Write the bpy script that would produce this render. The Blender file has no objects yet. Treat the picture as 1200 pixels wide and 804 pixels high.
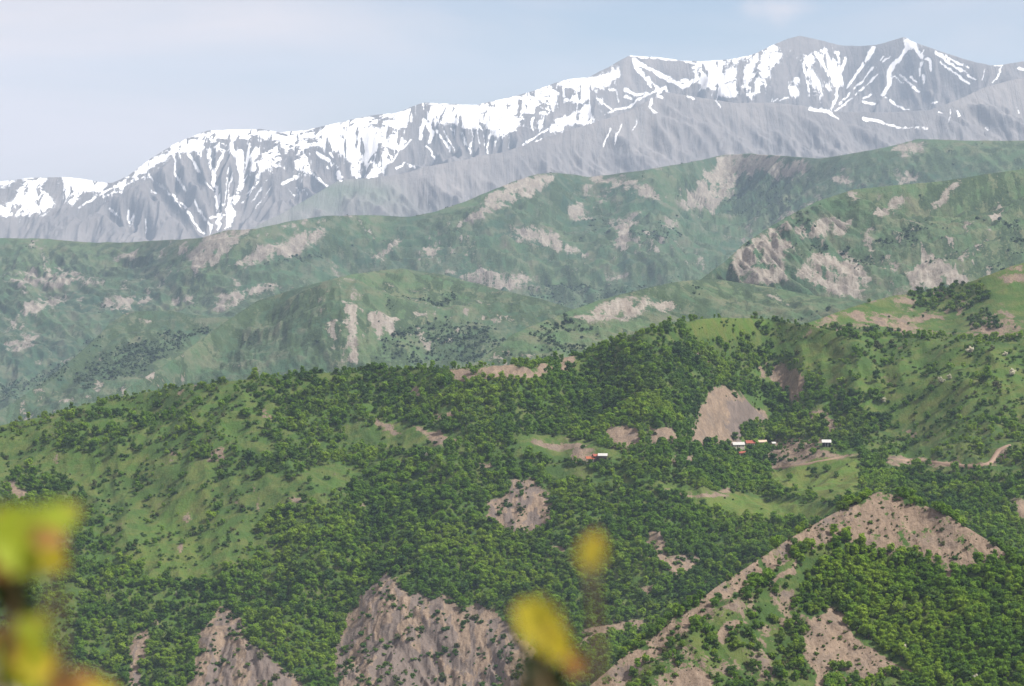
import bpy, bmesh, math, random
import numpy as np
from mathutils import Vector

random.seed(7)
RNG = np.random.default_rng(11)
R = math.radians
scene = bpy.context.scene
COL = scene.collection

# ---------------------------------------------------------------- camera
F = 600.0 / math.tan(R(10.0))          # focal length in photo pixels (1200 wide)
PITCH = R(-3.5)
cam_data = bpy.data.cameras.new("camera")
cam = bpy.data.objects.new("camera", cam_data)
COL.objects.link(cam)
cam.location = (0, 0, 0)
cam.rotation_euler = (R(90) + PITCH, 0, 0)
cam_data.sensor_width = 36.0
cam_data.lens = 36.0 * F / 1200.0
cam_data.clip_start = 0.1
cam_data.clip_end = 80000
cam_data.dof.use_dof = True
cam_data.dof.focus_distance = 2600
cam_data.dof.aperture_fstop = 6.3
cam_data.dof.aperture_blades = 0
scene.camera = cam

# ---------------------------------------------------------------- light
SUN_EL, SUN_AZ = R(52), R(104)         # azimuth clockwise from +Y (view direction)
world = bpy.data.worlds.new("World")
scene.world = world
world.use_nodes = True
wn = world.node_tree
for n in list(wn.nodes):
    wn.nodes.remove(n)
w_out = wn.nodes.new("ShaderNodeOutputWorld")
w_bg = wn.nodes.new("ShaderNodeBackground")
sky = wn.nodes.new("ShaderNodeTexSky")
sky.sky_type = 'NISHITA'
sky.sun_disc = False
sky.sun_elevation = SUN_EL
sky.sun_rotation = SUN_AZ
sky.altitude = 1500
sky.air_density = 1.0
sky.dust_density = 0.6
sky.ozone_density = 3.0
w_bg.inputs["Strength"].default_value = 0.066
# thin high cloud veil, denser towards one side of the sky
tc = wn.nodes.new("ShaderNodeTexCoord")
mp = wn.nodes.new("ShaderNodeMapping")
mp.inputs["Scale"].default_value = (5, 5, 26)
mp.inputs["Rotation"].default_value = (0, R(6), 0)
cn = wn.nodes.new("ShaderNodeTexNoise")
cn.inputs["Scale"].default_value = 1.4
cn.inputs["Detail"].default_value = 7
cn.inputs["Roughness"].default_value = 0.55
cn.inputs["Distortion"].default_value = 0.4
cr = wn.nodes.new("ShaderNodeMapRange")
cr.inputs["From Min"].default_value = 0.36
cr.inputs["From Max"].default_value = 0.78
cr.inputs["To Min"].default_value = 0.0
cr.inputs["To Max"].default_value = 0.55
sx = wn.nodes.new("ShaderNodeSeparateXYZ")
vr = wn.nodes.new("ShaderNodeMapRange")
vr.inputs["From Min"].default_value = 0.06
vr.inputs["From Max"].default_value = -0.20
vr.inputs["To Min"].default_value = 0.0
vr.inputs["To Max"].default_value = 0.85
add = wn.nodes.new("ShaderNodeMath"); add.operation = 'ADD'; add.use_clamp = True
mixc = wn.nodes.new("ShaderNodeMix"); mixc.data_type = 'RGBA'
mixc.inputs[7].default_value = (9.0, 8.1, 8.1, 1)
L = wn.links.new
L(tc.outputs["Generated"], mp.inputs["Vector"])
L(mp.outputs["Vector"], cn.inputs["Vector"])
L(cn.outputs["Fac"], cr.inputs["Value"])
L(tc.outputs["Generated"], sx.inputs["Vector"])
L(sx.outputs["X"], vr.inputs["Value"])
L(cr.outputs["Result"], add.inputs[0])
L(vr.outputs["Result"], add.inputs[1])
# one small ragged cloud above the highest summit
cdir = Vector(((915 - 600) / F, math.cos(PITCH), (402 - 12) / F + math.sin(PITCH))).normalized()
geo_sub = wn.nodes.new("ShaderNodeVectorMath"); geo_sub.operation = 'SUBTRACT'; geo_sub.inputs[1].default_value = cdir
geo_scl = wn.nodes.new("ShaderNodeVectorMath"); geo_scl.operation = 'MULTIPLY'; geo_scl.inputs[1].default_value = (72, 72, 185)
geo_len = wn.nodes.new("ShaderNodeVectorMath"); geo_len.operation = 'LENGTH'
cn2 = wn.nodes.new("ShaderNodeTexNoise"); cn2.inputs["Scale"].default_value = 90; cn2.inputs["Detail"].default_value = 6
cadd = wn.nodes.new("ShaderNodeMath"); cadd.operation = 'MULTIPLY_ADD'; cadd.inputs[1].default_value = 1.6
crr = wn.nodes.new("ShaderNodeMapRange"); crr.interpolation_type = 'SMOOTHSTEP'
crr.inputs["From Min"].default_value = 2.0; crr.inputs["From Max"].default_value = 0.9; crr.inputs["To Max"].default_value = 0.55
add2 = wn.nodes.new("ShaderNodeMath"); add2.operation = 'ADD'; add2.use_clamp = True
L(tc.outputs["Generated"], geo_sub.inputs[0]); L(geo_sub.outputs[0], geo_scl.inputs[0]); L(geo_scl.outputs[0], geo_len.inputs[0])
L(tc.outputs["Generated"], cn2.inputs["Vector"])
L(cn2.outputs["Fac"], cadd.inputs[0]); L(geo_len.outputs["Value"], cadd.inputs[2]); L(cadd.outputs[0], crr.inputs["Value"])
vz = wn.nodes.new("ShaderNodeMapRange"); vz.interpolation_type = 'SMOOTHSTEP'  # extra veil overhead, out of view, added to raise the fill light
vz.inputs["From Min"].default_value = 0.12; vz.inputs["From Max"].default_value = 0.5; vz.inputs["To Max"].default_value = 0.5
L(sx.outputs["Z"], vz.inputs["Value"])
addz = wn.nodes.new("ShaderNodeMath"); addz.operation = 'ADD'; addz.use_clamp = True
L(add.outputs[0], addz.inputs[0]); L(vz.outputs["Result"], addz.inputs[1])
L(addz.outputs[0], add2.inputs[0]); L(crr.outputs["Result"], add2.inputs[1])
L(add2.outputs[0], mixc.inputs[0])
tint = wn.nodes.new("ShaderNodeMix"); tint.data_type = 'RGBA'; tint.blend_type = 'MULTIPLY'
tint.inputs[0].default_value = 1.0; tint.inputs[7].default_value = (0.93, 0.92, 1.06, 1)
L(sky.outputs["Color"], tint.inputs[6])
L(tint.outputs[2], mixc.inputs[6])
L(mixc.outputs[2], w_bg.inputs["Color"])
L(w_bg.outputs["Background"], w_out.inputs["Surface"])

sun_data = bpy.data.lights.new("sun", 'SUN')
sun_data.energy = 4.9
sun_data.angle = R(0.5)
sun_data.color = (1.0, 0.965, 0.91)
sun = bpy.data.objects.new("sun", sun_data)
COL.objects.link(sun)
sdir = Vector((math.sin(SUN_AZ) * math.cos(SUN_EL), math.cos(SUN_AZ) * math.cos(SUN_EL), math.sin(SUN_EL)))
sun.rotation_euler = sdir.to_track_quat('Z', 'Y').to_euler()
sun.location = (0, 0, 300)

scene.view_settings.view_transform = 'Standard'
scene.view_settings.look = 'None'
scene.view_settings.exposure = 0.66
scene.view_settings.gamma = 1.0
scene.view_settings.use_curve_mapping = False
scene.cycles.max_bounces = 6
scene.cycles.diffuse_bounces = 3
scene.cycles.transmission_bounces = 4
scene.cycles.volume_bounces = 0
scene.cycles.use_denoising = True

HAZE_DENSITY = 3.2e-5
HAZE_COLOR = (0.58, 0.77, 1.0, 1)

# ---------------------------------------------------------------- helpers
def tag(o, label=None, cat=None, group=None, kind=None):
    if label: o["label"] = label
    if cat: o["category"] = cat
    if group: o["group"] = group
    if kind: o["kind"] = kind
    return o

def ray(px, py):
    """photo pixel -> (x/y, z/y) of the ray through it"""
    cx = (np.asarray(px, float) - 600.0) / F
    cy = (402.0 - np.asarray(py, float)) / F
    den = math.cos(PITCH) - cy * math.sin(PITCH)
    return cx / den, (math.sin(PITCH) + cy * math.cos(PITCH)) / den

def proj(x, y, z):
    d = y * math.cos(PITCH) + z * math.sin(PITCH)
    up = -y * math.sin(PITCH) + z * math.cos(PITCH)
    return 600.0 + F * x / d, 402.0 - F * up / d

def _h(ix, iy, seed):
    n = (ix.astype(np.int64) * 374761393 + iy.astype(np.int64) * 668265263 + seed * 982451653) & 0x7fffffff
    n = ((n ^ (n >> 13)) * 1274126177) & 0x7fffffff
    return (n ^ (n >> 16)) & 0xffff

def pn(x, y, seed=0):
    """gradient noise about -1..1"""
    xi, yi = np.floor(x), np.floor(y)
    xf, yf = x - xi, y - yi
    xi, yi = xi.astype(np.int64), yi.astype(np.int64)
    u = xf * xf * xf * (xf * (xf * 6 - 15) + 10)
    v = yf * yf * yf * (yf * (yf * 6 - 15) + 10)
    def g(a, b, dx, dy):
        t = _h(a, b, seed) * (2 * math.pi / 65536.0)
        return np.cos(t) * dx + np.sin(t) * dy
    a = g(xi, yi, xf, yf); b = g(xi + 1, yi, xf - 1, yf)
    c = g(xi, yi + 1, xf, yf - 1); d = g(xi + 1, yi + 1, xf - 1, yf - 1)
    return 1.5 * ((a * (1 - u) + b * u) * (1 - v) + (c * (1 - u) + d * u) * v)

def fbm(x, y, seed=0, octs=5, gain=0.5, lac=2.03):
    s = 0; a = 1.0; t = 0
    for o in range(octs):
        s = s + a * pn(x, y, seed + o * 17); t += a
        x = x * lac + 13.7; y = y * lac - 7.3; a *= gain
    return s / t

def ridged(x, y, seed=0, octs=4, gain=0.5):
    s = 0; a = 1.0; t = 0
    for o in range(octs):
        s = s + a * (1 - 2 * np.abs(pn(x, y, seed + o * 31))); t += a
        x = x * 2.07 + 5.1; y = y * 2.07 + 9.4; a *= gain
    return s / t

def sstep(a, b, x):
    t = np.clip((x - a) / (b - a), 0, 1)
    return t * t * (3 - 2 * t)

def poly_sd(px, py, poly):
    """signed distance in pixels to a polygon (negative inside), far points get +99"""
    poly = np.asarray(poly, float)
    out = np.full(px.shape, 99.0)
    m = (px > poly[:, 0].min() - 25) & (px < poly[:, 0].max() + 25) & (py > poly[:, 1].min() - 25) & (py < poly[:, 1].max() + 25)
    if not m.any(): return out
    x, y = px[m], py[m]
    d = np.full(x.shape, 1e9); ins = np.zeros(x.shape, bool)
    for i in range(len(poly)):
        ax, ay = poly[i]; bx, by = poly[(i + 1) % len(poly)]
        ex, ey = bx - ax, by - ay
        t = np.clip(((x - ax) * ex + (y - ay) * ey) / (ex * ex + ey * ey + 1e-9), 0, 1)
        d = np.minimum(d, (x - ax - t * ex) ** 2 + (y - ay - t * ey) ** 2)
        c = ((ay > y) != (by > y))
        xx = ax + (y - ay) * ex / (ey if abs(ey) > 1e-9 else 1e-9)
        ins ^= c & (x < xx)
    d = np.sqrt(d)
    out[m] = np.where(ins, -d, d)
    return out

def line_d(px, py, pts, w0, w1=None):
    """distance to a polyline minus its half width (px)"""
    pts = np.asarray(pts, float)
    if w1 is None: w1 = w0
    out = np.full(px.shape, 99.0)
    m = (px > pts[:, 0].min() - 25) & (px < pts[:, 0].max() + 25) & (py > pts[:, 1].min() - 25) & (py < pts[:, 1].max() + 25)
    if not m.any(): return out
    x, y = px[m], py[m]; best = np.full(x.shape, 1e9)
    n = len(pts) - 1
    for i in range(n):
        ax, ay = pts[i]; bx, by = pts[i + 1]
        ex, ey = bx - ax, by - ay
        t = np.clip(((x - ax) * ex + (y - ay) * ey) / (ex * ex + ey * ey + 1e-9), 0, 1)
        w = (w0 + (w1 - w0) * (i + t) / n) / 2
        best = np.minimum(best, np.hypot(x - ax - t * ex, y - ay - t * ey) - w)
    out[m] = best
    return out

def field(px, py, ctrl, power=3.0):
    """inverse-distance field from (px, py, value) control points"""
    num = 0; den = 0
    for cx, cy, v in ctrl:
        w = 1.0 / (((px - cx) ** 2 + (1.3 * (py - cy)) ** 2 + 900.0) ** (power / 2))
        num = num + w * v; den = den + w
    return num / den

# ---------------------------------------------------------------- materials
def new_mat(name):
    m = bpy.data.materials.new(name)
    m.use_nodes = True
    nt = m.node_tree
    b = nt.nodes["Principled BSDF"]
    b.inputs["Roughness"].default_value = 0.9
    b.inputs["Specular IOR Level"].default_value = 0.15
    return m, nt, b

class N:
    """short node helper"""
    def __init__(s, nt):
        s.nt = nt
    def n(s, t, **kw):
        o = s.nt.nodes.new(t)
        for k, v in kw.items(): setattr(o, k, v)
        return o
    def link(s, a, b): s.nt.links.new(a, b)
    def set(s, sock, v):
        if hasattr(v, "is_linked") or hasattr(v, "node"): s.link(v, sock)
        else: sock.default_value = v
    def math(s, op, a, b=0.0, clamp=False):
        m = s.n("ShaderNodeMath", operation=op, use_clamp=clamp)
        s.set(m.inputs[0], a); s.set(m.inputs[1], b)
        return m.outputs[0]
    def mix(s, f, a, b, blend='MIX'):
        m = s.n("ShaderNodeMix", data_type='RGBA', blend_type=blend)
        s.set(m.inputs[0], f); s.set(m.inputs[6], a); s.set(m.inputs[7], b)
        return m.outputs[2]
    def noise(s, vec, scale, detail=4, rough=0.55, dist=0.0):
        m = s.n("ShaderNodeTexNoise")
        m.inputs["Scale"].default_value = scale; m.inputs["Detail"].default_value = detail
        m.inputs["Roughness"].default_value = rough; m.inputs["Distortion"].default_value = dist
        s.link(vec, m.inputs["Vector"])
        return m.outputs["Fac"]
    def rng(s, v, a, b, c=0.0, d=1.0, smooth=True):
        m = s.n("ShaderNodeMapRange")
        if smooth: m.interpolation_type = 'SMOOTHSTEP'
        s.set(m.inputs["Value"], v)
        for k, x in zip(("From Min", "From Max", "To Min", "To Max"), (a, b, c, d)): m.inputs[k].default_value = x
        return m.outputs["Result"]
    def mapping(s, vec, scale, rot=(0, 0, 0)):
        m = s.n("ShaderNodeMapping")
        m.inputs["Scale"].default_value = scale; m.inputs["Rotation"].default_value = rot
        s.link(vec, m.inputs["Vector"])
        return m.outputs["Vector"]

def terrain_material(name, grass_a, grass_b, grass_c, bare_a, bare_b, bare_c, dark, s, bump=0.6, streak_rot=0.0, bare_amp=1.9, over=False):
    """grass / bare earth / scrub ground. s = size of the smallest grain in metres"""
    m, nt, b = new_mat(name)
    k = N(nt)
    pos = k.n("ShaderNodeNewGeometry").outputs["Position"]
    att = k.n("ShaderNodeVertexColor", layer_name="cover")
    sep = k.n("ShaderNodeSeparateColor"); k.link(att.outputs["Color"], sep.inputs["Color"])
    bare_f, lush_f, dark_f = sep.outputs[0], sep.outputs[1], sep.outputs[2]
    n1 = k.noise(pos, 1 / (90 * s), 6, 0.6, 0.3)
    n2 = k.noise(pos, 1 / (14 * s), 6, 0.65)
    n3 = k.noise(pos, 1 / (2.2 * s), 5, 0.7)
    st = k.mapping(pos, (1 / (3.0 * s), 1 / (11 * s), 1 / (11 * s)), (0, 0, streak_rot))
    n4 = k.noise(st, 1.0, 6, 0.62, 0.5)
    g = k.mix(k.rng(n1, 0.35, 0.65), grass_a, grass_b)
    g = k.mix(k.rng(n2, 0.42, 0.62, 0, 0.9), g, grass_c)
    g = k.mix(lush_f, g, k.mix(k.rng(n2, 0.3, 0.7), (grass_b[0] * 1.25, grass_b[1] * 1.2, grass_b[2], 1), (grass_c[0] * 1.25, grass_c[1] * 1.12, grass_c[2], 1)))
    g = k.mix(k.rng(n3, 0.35, 0.75, 0, 0.55), g, k.mix(1.0, g, (0.5, 0.55, 0.5, 1), 'MULTIPLY'))
    e = k.mix(k.rng(n4, 0.3, 0.7), bare_a, bare_b)
    e = k.mix(k.rng(n2, 0.45, 0.72, 0, 0.7), e, bare_c)
    e = k.mix(k.rng(k.noise(pos, 1 / (0.8 * s), 4, 0.7), 0.60, 0.72, 0, 0.6), e, (min(bare_b[0] * 1.75, .5), min(bare_b[1] * 1.85, .5), min(bare_b[2] * 2.0, .5), 1))
    e = k.mix(k.rng(n3, 0.48, 0.62, 0, 0.6), e, k.mix(1.0, e, (0.6, 0.58, 0.56, 1), 'MULTIPLY'))
    d = k.mix(k.rng(n3, 0.35, 0.65), dark, (dark[0] * 1.9, dark[1] * 1.7, dark[2] * 1.5, 1))
    jit = k.math('ADD', k.math('MULTIPLY', k.math('SUBTRACT', n2, 0.5), bare_amp * 0.9), k.math('MULTIPLY', k.math('SUBTRACT', n3, 0.5), bare_amp))
    fb = k.rng(k.math('ADD', bare_f, jit), 0.36, 0.60)
    fd = k.rng(k.math('ADD', dark_f, jit), 0.40, 0.62)
    c = k.mix(fb, k.mix(fd, g, d), e) if not over else k.mix(fb, g, k.mix(fd, e, k.mix(k.rng(n4, 0.3, 0.7), dark, (dark[0] * 1.45, dark[1] * 1.42, dark[2] * 1.4, 1))))
    k.link(c, b.inputs["Base Color"])
    h = k.math('ADD', k.math('MULTIPLY', n3, 1.3 * s), k.math('ADD', k.math('MULTIPLY', n2, 2.0 * s), k.math('MULTIPLY', n4, 1.6 * s)))
    bp = k.n("ShaderNodeBump"); bp.inputs["Strength"].default_value = bump; bp.inputs["Distance"].default_value = 1.0
    k.link(h, bp.inputs["Height"]); k.link(bp.outputs["Normal"], b.inputs["Normal"])
    return m

MAT_NEAR = terrain_material("near_hill_ground", (0.039, 0.074, 0.015, 1), (0.051, 0.098, 0.016, 1), (0.084, 0.104, 0.025, 1),
                            (0.145, 0.106, 0.076, 1), (0.222, 0.164, 0.116, 1), (0.118, 0.096, 0.080, 1), (0.100, 0.080, 0.068, 1), 1.0, over=True)
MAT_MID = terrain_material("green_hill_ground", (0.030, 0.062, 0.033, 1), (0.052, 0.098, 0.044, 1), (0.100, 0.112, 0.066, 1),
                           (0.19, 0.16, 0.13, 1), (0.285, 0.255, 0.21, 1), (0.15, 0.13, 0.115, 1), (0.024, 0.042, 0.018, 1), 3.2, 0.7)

def snow_material(name, r1, r2, r3):
    m, nt, b = new_mat(name)
    k = N(nt)
    pos = k.n("ShaderNodeNewGeometry").outputs["Position"]
    att = k.n("ShaderNodeVertexColor", layer_name="cover")
    sep = k.n("ShaderNodeSeparateColor"); k.link(att.outputs["Color"], sep.inputs["Color"])
    n1 = k.noise(pos, 1 / 700.0, 6, 0.6)
    n2 = k.noise(pos, 1 / 90.0, 6, 0.65)
    st = k.mapping(pos, (1 / 45.0, 1 / 500.0, 1 / 400.0), (0, 0, 0.2))
    n4 = k.noise(st, 1.0, 6, 0.65, 0.6)
    c = k.mix(k.rng(n1, 0.35, 0.65), r1, r2)
    c = k.mix(k.rng(n4, 0.38, 0.7, 0, 0.6), c, r3)
    c = k.mix(k.rng(n2, 0.5, 0.8, 0, 0.4), c, (0.29, 0.26, 0.235, 1))
    c = k.mix(k.math('MULTIPLY', sep.outputs[1], 0.8, True), c, (0.075, 0.105, 0.06, 1))
    jit = k.math('ADD', k.math('MULTIPLY', k.math('SUBTRACT', k.noise(pos, 1 / 34.0, 6, 0.7), 0.5), 1.7), k.math('MULTIPLY', k.math('SUBTRACT', n4, 0.5), 1.0))
    fs = k.rng(k.math('ADD', sep.outputs[0], jit), 0.30, 0.70)
    c = k.mix(fs, c, (0.88, 0.87, 0.86, 1))
    k.link(c, b.inputs["Base Color"])
    h = k.math('ADD', k.math('MULTIPLY', n4, 22.0), k.math('MULTIPLY', n2, 16.0))
    h = k.math('MULTIPLY', h, k.math('SUBTRACT', 1.0, k.math('MULTIPLY', fs, 0.6)))
    bp = k.n("ShaderNodeBump"); bp.inputs["Strength"].default_value = 0.7; bp.inputs["Distance"].default_value = 1.0
    k.link(h, bp.inputs["Height"]); k.link(bp.outputs["Normal"], b.inputs["Normal"])
    return m
MAT_SNOW = snow_material("snowy_rock", (0.145, 0.125, 0.115, 1), (0.205, 0.18, 0.165, 1), (0.105, 0.095, 0.092, 1))
MAT_SPUR = snow_material("pale_scree_rock", (0.155, 0.140, 0.134, 1), (0.215, 0.193, 0.180, 1), (0.105, 0.098, 0.100, 1))

# ---------------------------------------------------------------- terrain builder
def build_layer(name, mat, crest, bot, d0, slope, cover, relief, back=0.45, cols=(-170, 1370), dpx=1.25, dpy=1.25,
                crest_noise=1.0, crest_keep=14, ptop=None, scale_back=1.0):
    """A hillside: crest and foot as seen from the viewpoint give directions, 'slope' (rise over run) gives the real depth.
    Returns world grid + photo-pixel grid. relief(x, y, px, py) -> metres added."""
    npx = int((cols[1] - cols[0]) / dpx) + 1
    PX = np.linspace(cols[0], cols[1], npx)
    cx = np.array([c[0] for c in crest], float); cy = np.array([c[1] for c in crest], float)
    CR = np.interp(PX, cx, cy)
    lo = PX < cx[0]; hi = PX > cx[-1]                                  # keep the last gradient beyond the traced part
    CR[lo] = cy[0] + (PX[lo] - cx[0]) * np.clip((cy[1] - cy[0]) / (cx[1] - cx[0]), -.5, .5)
    CR[hi] = cy[-1] + (PX[hi] - cx[-1]) * np.clip((cy[-1] - cy[-2]) / (cx[-1] - cx[-2]), -.5, .5)
    ker = np.ones(5) / 5
    CR = np.convolve(np.pad(CR, 2, mode='edge'), ker, 'valid')
    CR = CR + crest_noise * (fbm(PX / 22.0, PX * 0 + 3.3, 91, 5, 0.6) + (4.0 * fbm(PX / 75.0, PX * 0 + 8.1, 93, 3) if 'bare' in name else 0))
    nrow = int((bot - CR.min()) / dpy) + 2
    T = np.linspace(0, 1, nrow)[:, None]
    B = np.full_like(CR, float(bot)); B = np.maximum(B, CR + 4)
    PXg = np.repeat(PX[None, :], nrow, 0)
    PYg = B[None, :] + (CR - B)[None, :] * T
    u, v = ray(PXg, PYg)
    s = field(PXg, PYg, slope) if isinstance(slope, list) else np.full_like(v, slope)
    s = np.maximum(s, v + 0.03)
    lnD = np.zeros_like(v)
    dv = np.diff(v, axis=0)
    sm = 0.5 * (s[1:] + s[:-1]) - 0.5 * (v[1:] + v[:-1])
    lnD[1:] = np.cumsum(dv / np.maximum(sm, 0.03), axis=0)
    D = (np.interp(PX, [q[0] for q in d0], [q[1] for q in d0])[None, :]) * np.exp(lnD)
    # smooth depth sideways so that the slopes roll
    X, Y, Z = u * D, D, v * D
    damp = sstep(0, crest_keep, PYg - CR[None, :])
    rel = relief(X, Y, PXg, PYg)
    inn = (PXg > 0) & (PXg < 1200)
    shift = float(np.percentile(rel[inn] if inn.any() else rel, 80))
    Z = Z + (rel - shift) * sstep(0, 1.8 * crest_keep, PYg - CR[None, :])
    lim = (ray(PX, CR)[1])[None, :] * Y                     # nothing on the slope rises above its own skyline
    over = Z - lim
    Z = Z - np.where(over > 0, over, 0)
    # far side of the crest
    nb = 14
    run = (np.linspace(0, 1, nb + 1)[1:] ** 1.6)[:, None] * (0.16 * Y[-1][None, :]) * scale_back
    Yb = Y[-1][None, :] + run
    Xb = u[-1][None, :] * Yb
    Zb = Z[-1][None, :] - 0.3 * 0 - back * run * (0.55 + 0.45 * np.clip(run / (0.03 * Y[-1][None, :]), 0, 1)) + np.minimum(relief(Xb, Yb, PXg[:1], PYg[-1:]), 0) * np.clip(run / 200, 0, 1) * 0.5
    X = np.vstack([X, Xb]); Y = np.vstack([Y, Yb]); Z = np.vstack([Z, Zb])
    pxa, pya = proj(X, Y, Z)
    vis = np.zeros(X.shape, bool); vis[:nrow] = True
    cov = cover(pxa, pya, X, Y, vis)
    nr, nc = X.shape
    me = bpy.data.meshes.new(name)
    co = np.stack([X, Y, Z], -1).reshape(-1, 3).astype(np.float32)
    idx = np.arange(nr * nc).reshape(nr, nc)
    q = np.stack([idx[:-1, :-1], idx[:-1, 1:], idx[1:, 1:], idx[1:, :-1]], -1).reshape(-1, 4)
    me.vertices.add(len(co)); me.vertices.foreach_set("co", co.ravel())
    me.loops.add(q.size); me.loops.foreach_set("vertex_index", q.ravel().astype(np.int32))
    me.polygons.add(len(q)); me.polygons.foreach_set("loop_start", np.arange(0, q.size, 4, dtype=np.int32))
    me.polygons.foreach_set("use_smooth", np.ones(len(q), bool))
    me.update(calc_edges=True)
    ca = me.color_attributes.new("cover", 'FLOAT_COLOR', 'POINT')
    ca.data.foreach_set("color", np.stack(list(cov) + [np.ones_like(X)], -1).reshape(-1).astype(np.float32))
    me.materials.append(mat)
    ob = bpy.data.objects.new(name, me); COL.objects.link(ob)
    ob["kind"] = "structure"
    return dict(ob=ob, X=X, Y=Y, Z=Z, px=pxa, py=pya, nrow=nrow)

def pmask(px, py, polys, soft=3.0):
    m = np.zeros(px.shape)
    for p in polys:
        m = np.maximum(m, sstep(soft, -soft, poly_sd(px, py, p)))
    return m

def lmask(px, py, lines, soft=1.6):
    m = np.zeros(px.shape)
    for l in lines:
        m = np.maximum(m, sstep(soft, -soft, line_d(px, py, *l)))
    return m

def warp(px, py, X, Y, wl, amt, seed):
    return (px + amt * fbm(X / wl, Y / wl, seed, 4, 0.6) , py + amt * 0.8 * fbm(X / wl, Y / wl, seed + 50, 4, 0.6))

# ================================================================ SNOW RANGE
CREST_SNOW = [(-170, 236), (-60, 222), (0, 213), (30, 209), (75, 207), (105, 211), (130, 215), (150, 206), (175, 187), (207, 167), (225, 160), (243, 153),
              (275, 152), (305, 151), (330, 155), (360, 152), (400, 143), (430, 136), (465, 132), (485, 124), (497, 120), (530, 122),
              (560, 123), (600, 113), (625, 107), (645, 99), (660, 94), (690, 90), (712, 79), (738, 65), (770, 67), (800, 71),
              (822, 72), (850, 70), (880, 65), (905, 53), (925, 45), (937, 42), (960, 47), (985, 53), (1010, 54), (1030, 52),
              (1050, 46), (1060, 43), (1072, 50), (1090, 56), (1110, 63), (1140, 72), (1160, 77), (1180, 75), (1200, 72), (1280, 78), (1370, 92)]
SNOW_POLYS = [
    [(27, 209), (55, 210), (51, 220), (57, 235), (61, 243), (47, 248), (25, 252), (-40, 258), (-40, 246), (8, 237), (20, 230), (19, 222), (27, 217)],
    [(-60, 216), (0, 213), (22, 210), (10, 218), (-20, 226), (-60, 232)],
    [(72, 206), (86, 205), (107, 210), (124, 214), (118, 222), (100, 228), (87, 241), (79, 235), (81, 217)],
    [(122, 231), (150, 206), (175, 186), (207, 166), (243, 152), (300, 150), (330, 153), (365, 150), (400, 142), (430, 135), (465, 131), (449, 140), (447, 173),
     (439, 188), (428, 209), (438, 196), (430, 198), (424, 186), (417, 208), (404, 178), (396, 176), (366, 174), (364, 198), (354, 203), (342, 193), (352, 172),
     (330, 172), (325, 194), (312, 199), (301, 207), (294, 199), (297, 182), (290, 184), (283, 200), (277, 183), (268, 175), (247, 175), (242, 180), (219, 182),
     (204, 180), (185, 192), (165, 205), (140, 222)],
    [(449, 136), (482, 126), (480, 140), (474, 159), (480, 165), (460, 186), (441, 207), (428, 209), (439, 188), (447, 173)],
    [(494, 120), (530, 122), (560, 123), (600, 113), (625, 107), (645, 100), (651, 108), (649, 127), (638, 142), (622, 149), (607, 151), (587, 157), (570, 150),
     (553, 148), (540, 146), (528, 144), (512, 146), (499, 140), (503, 128)],
    [(654, 97), (670, 92), (696, 89), (712, 84), (728, 83), (716, 98), (708, 104), (690, 112), (686, 118), (668, 120), (662, 106)],
    [(646, 154), (652, 144), (682, 126), (696, 118), (684, 126), (694, 136), (694, 143), (672, 148), (656, 156)],
    [(812, 76), (822, 71), (850, 69), (878, 64), (868, 72), (863, 87), (866, 114), (851, 114), (834, 107), (820, 96)],
    [(877, 65), (888, 62), (887, 74), (881, 94), (874, 115), (872, 100), (876, 79)],
    [(891, 64), (905, 56), (916, 60), (911, 74), (898, 94), (890, 108), (878, 116), (884, 103), (890, 87), (893, 74)],
    [(924, 100), (931, 93), (939, 93), (935, 105), (931, 116), (926, 110)],
    [(938, 71), (949, 66), (953, 84), (964, 98), (968, 101), (957, 112), (953, 103), (946, 86)],
    [(955, 67), (959, 58), (971, 56), (974, 72), (984, 91), (980, 100), (972, 100), (967, 87)],
    [(909, 132), (915, 127), (921, 135), (913, 137)],
    [(1060, 47), (1067, 47), (1074, 52), (1078, 60), (1070, 58), (1064, 56)],
]
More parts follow.
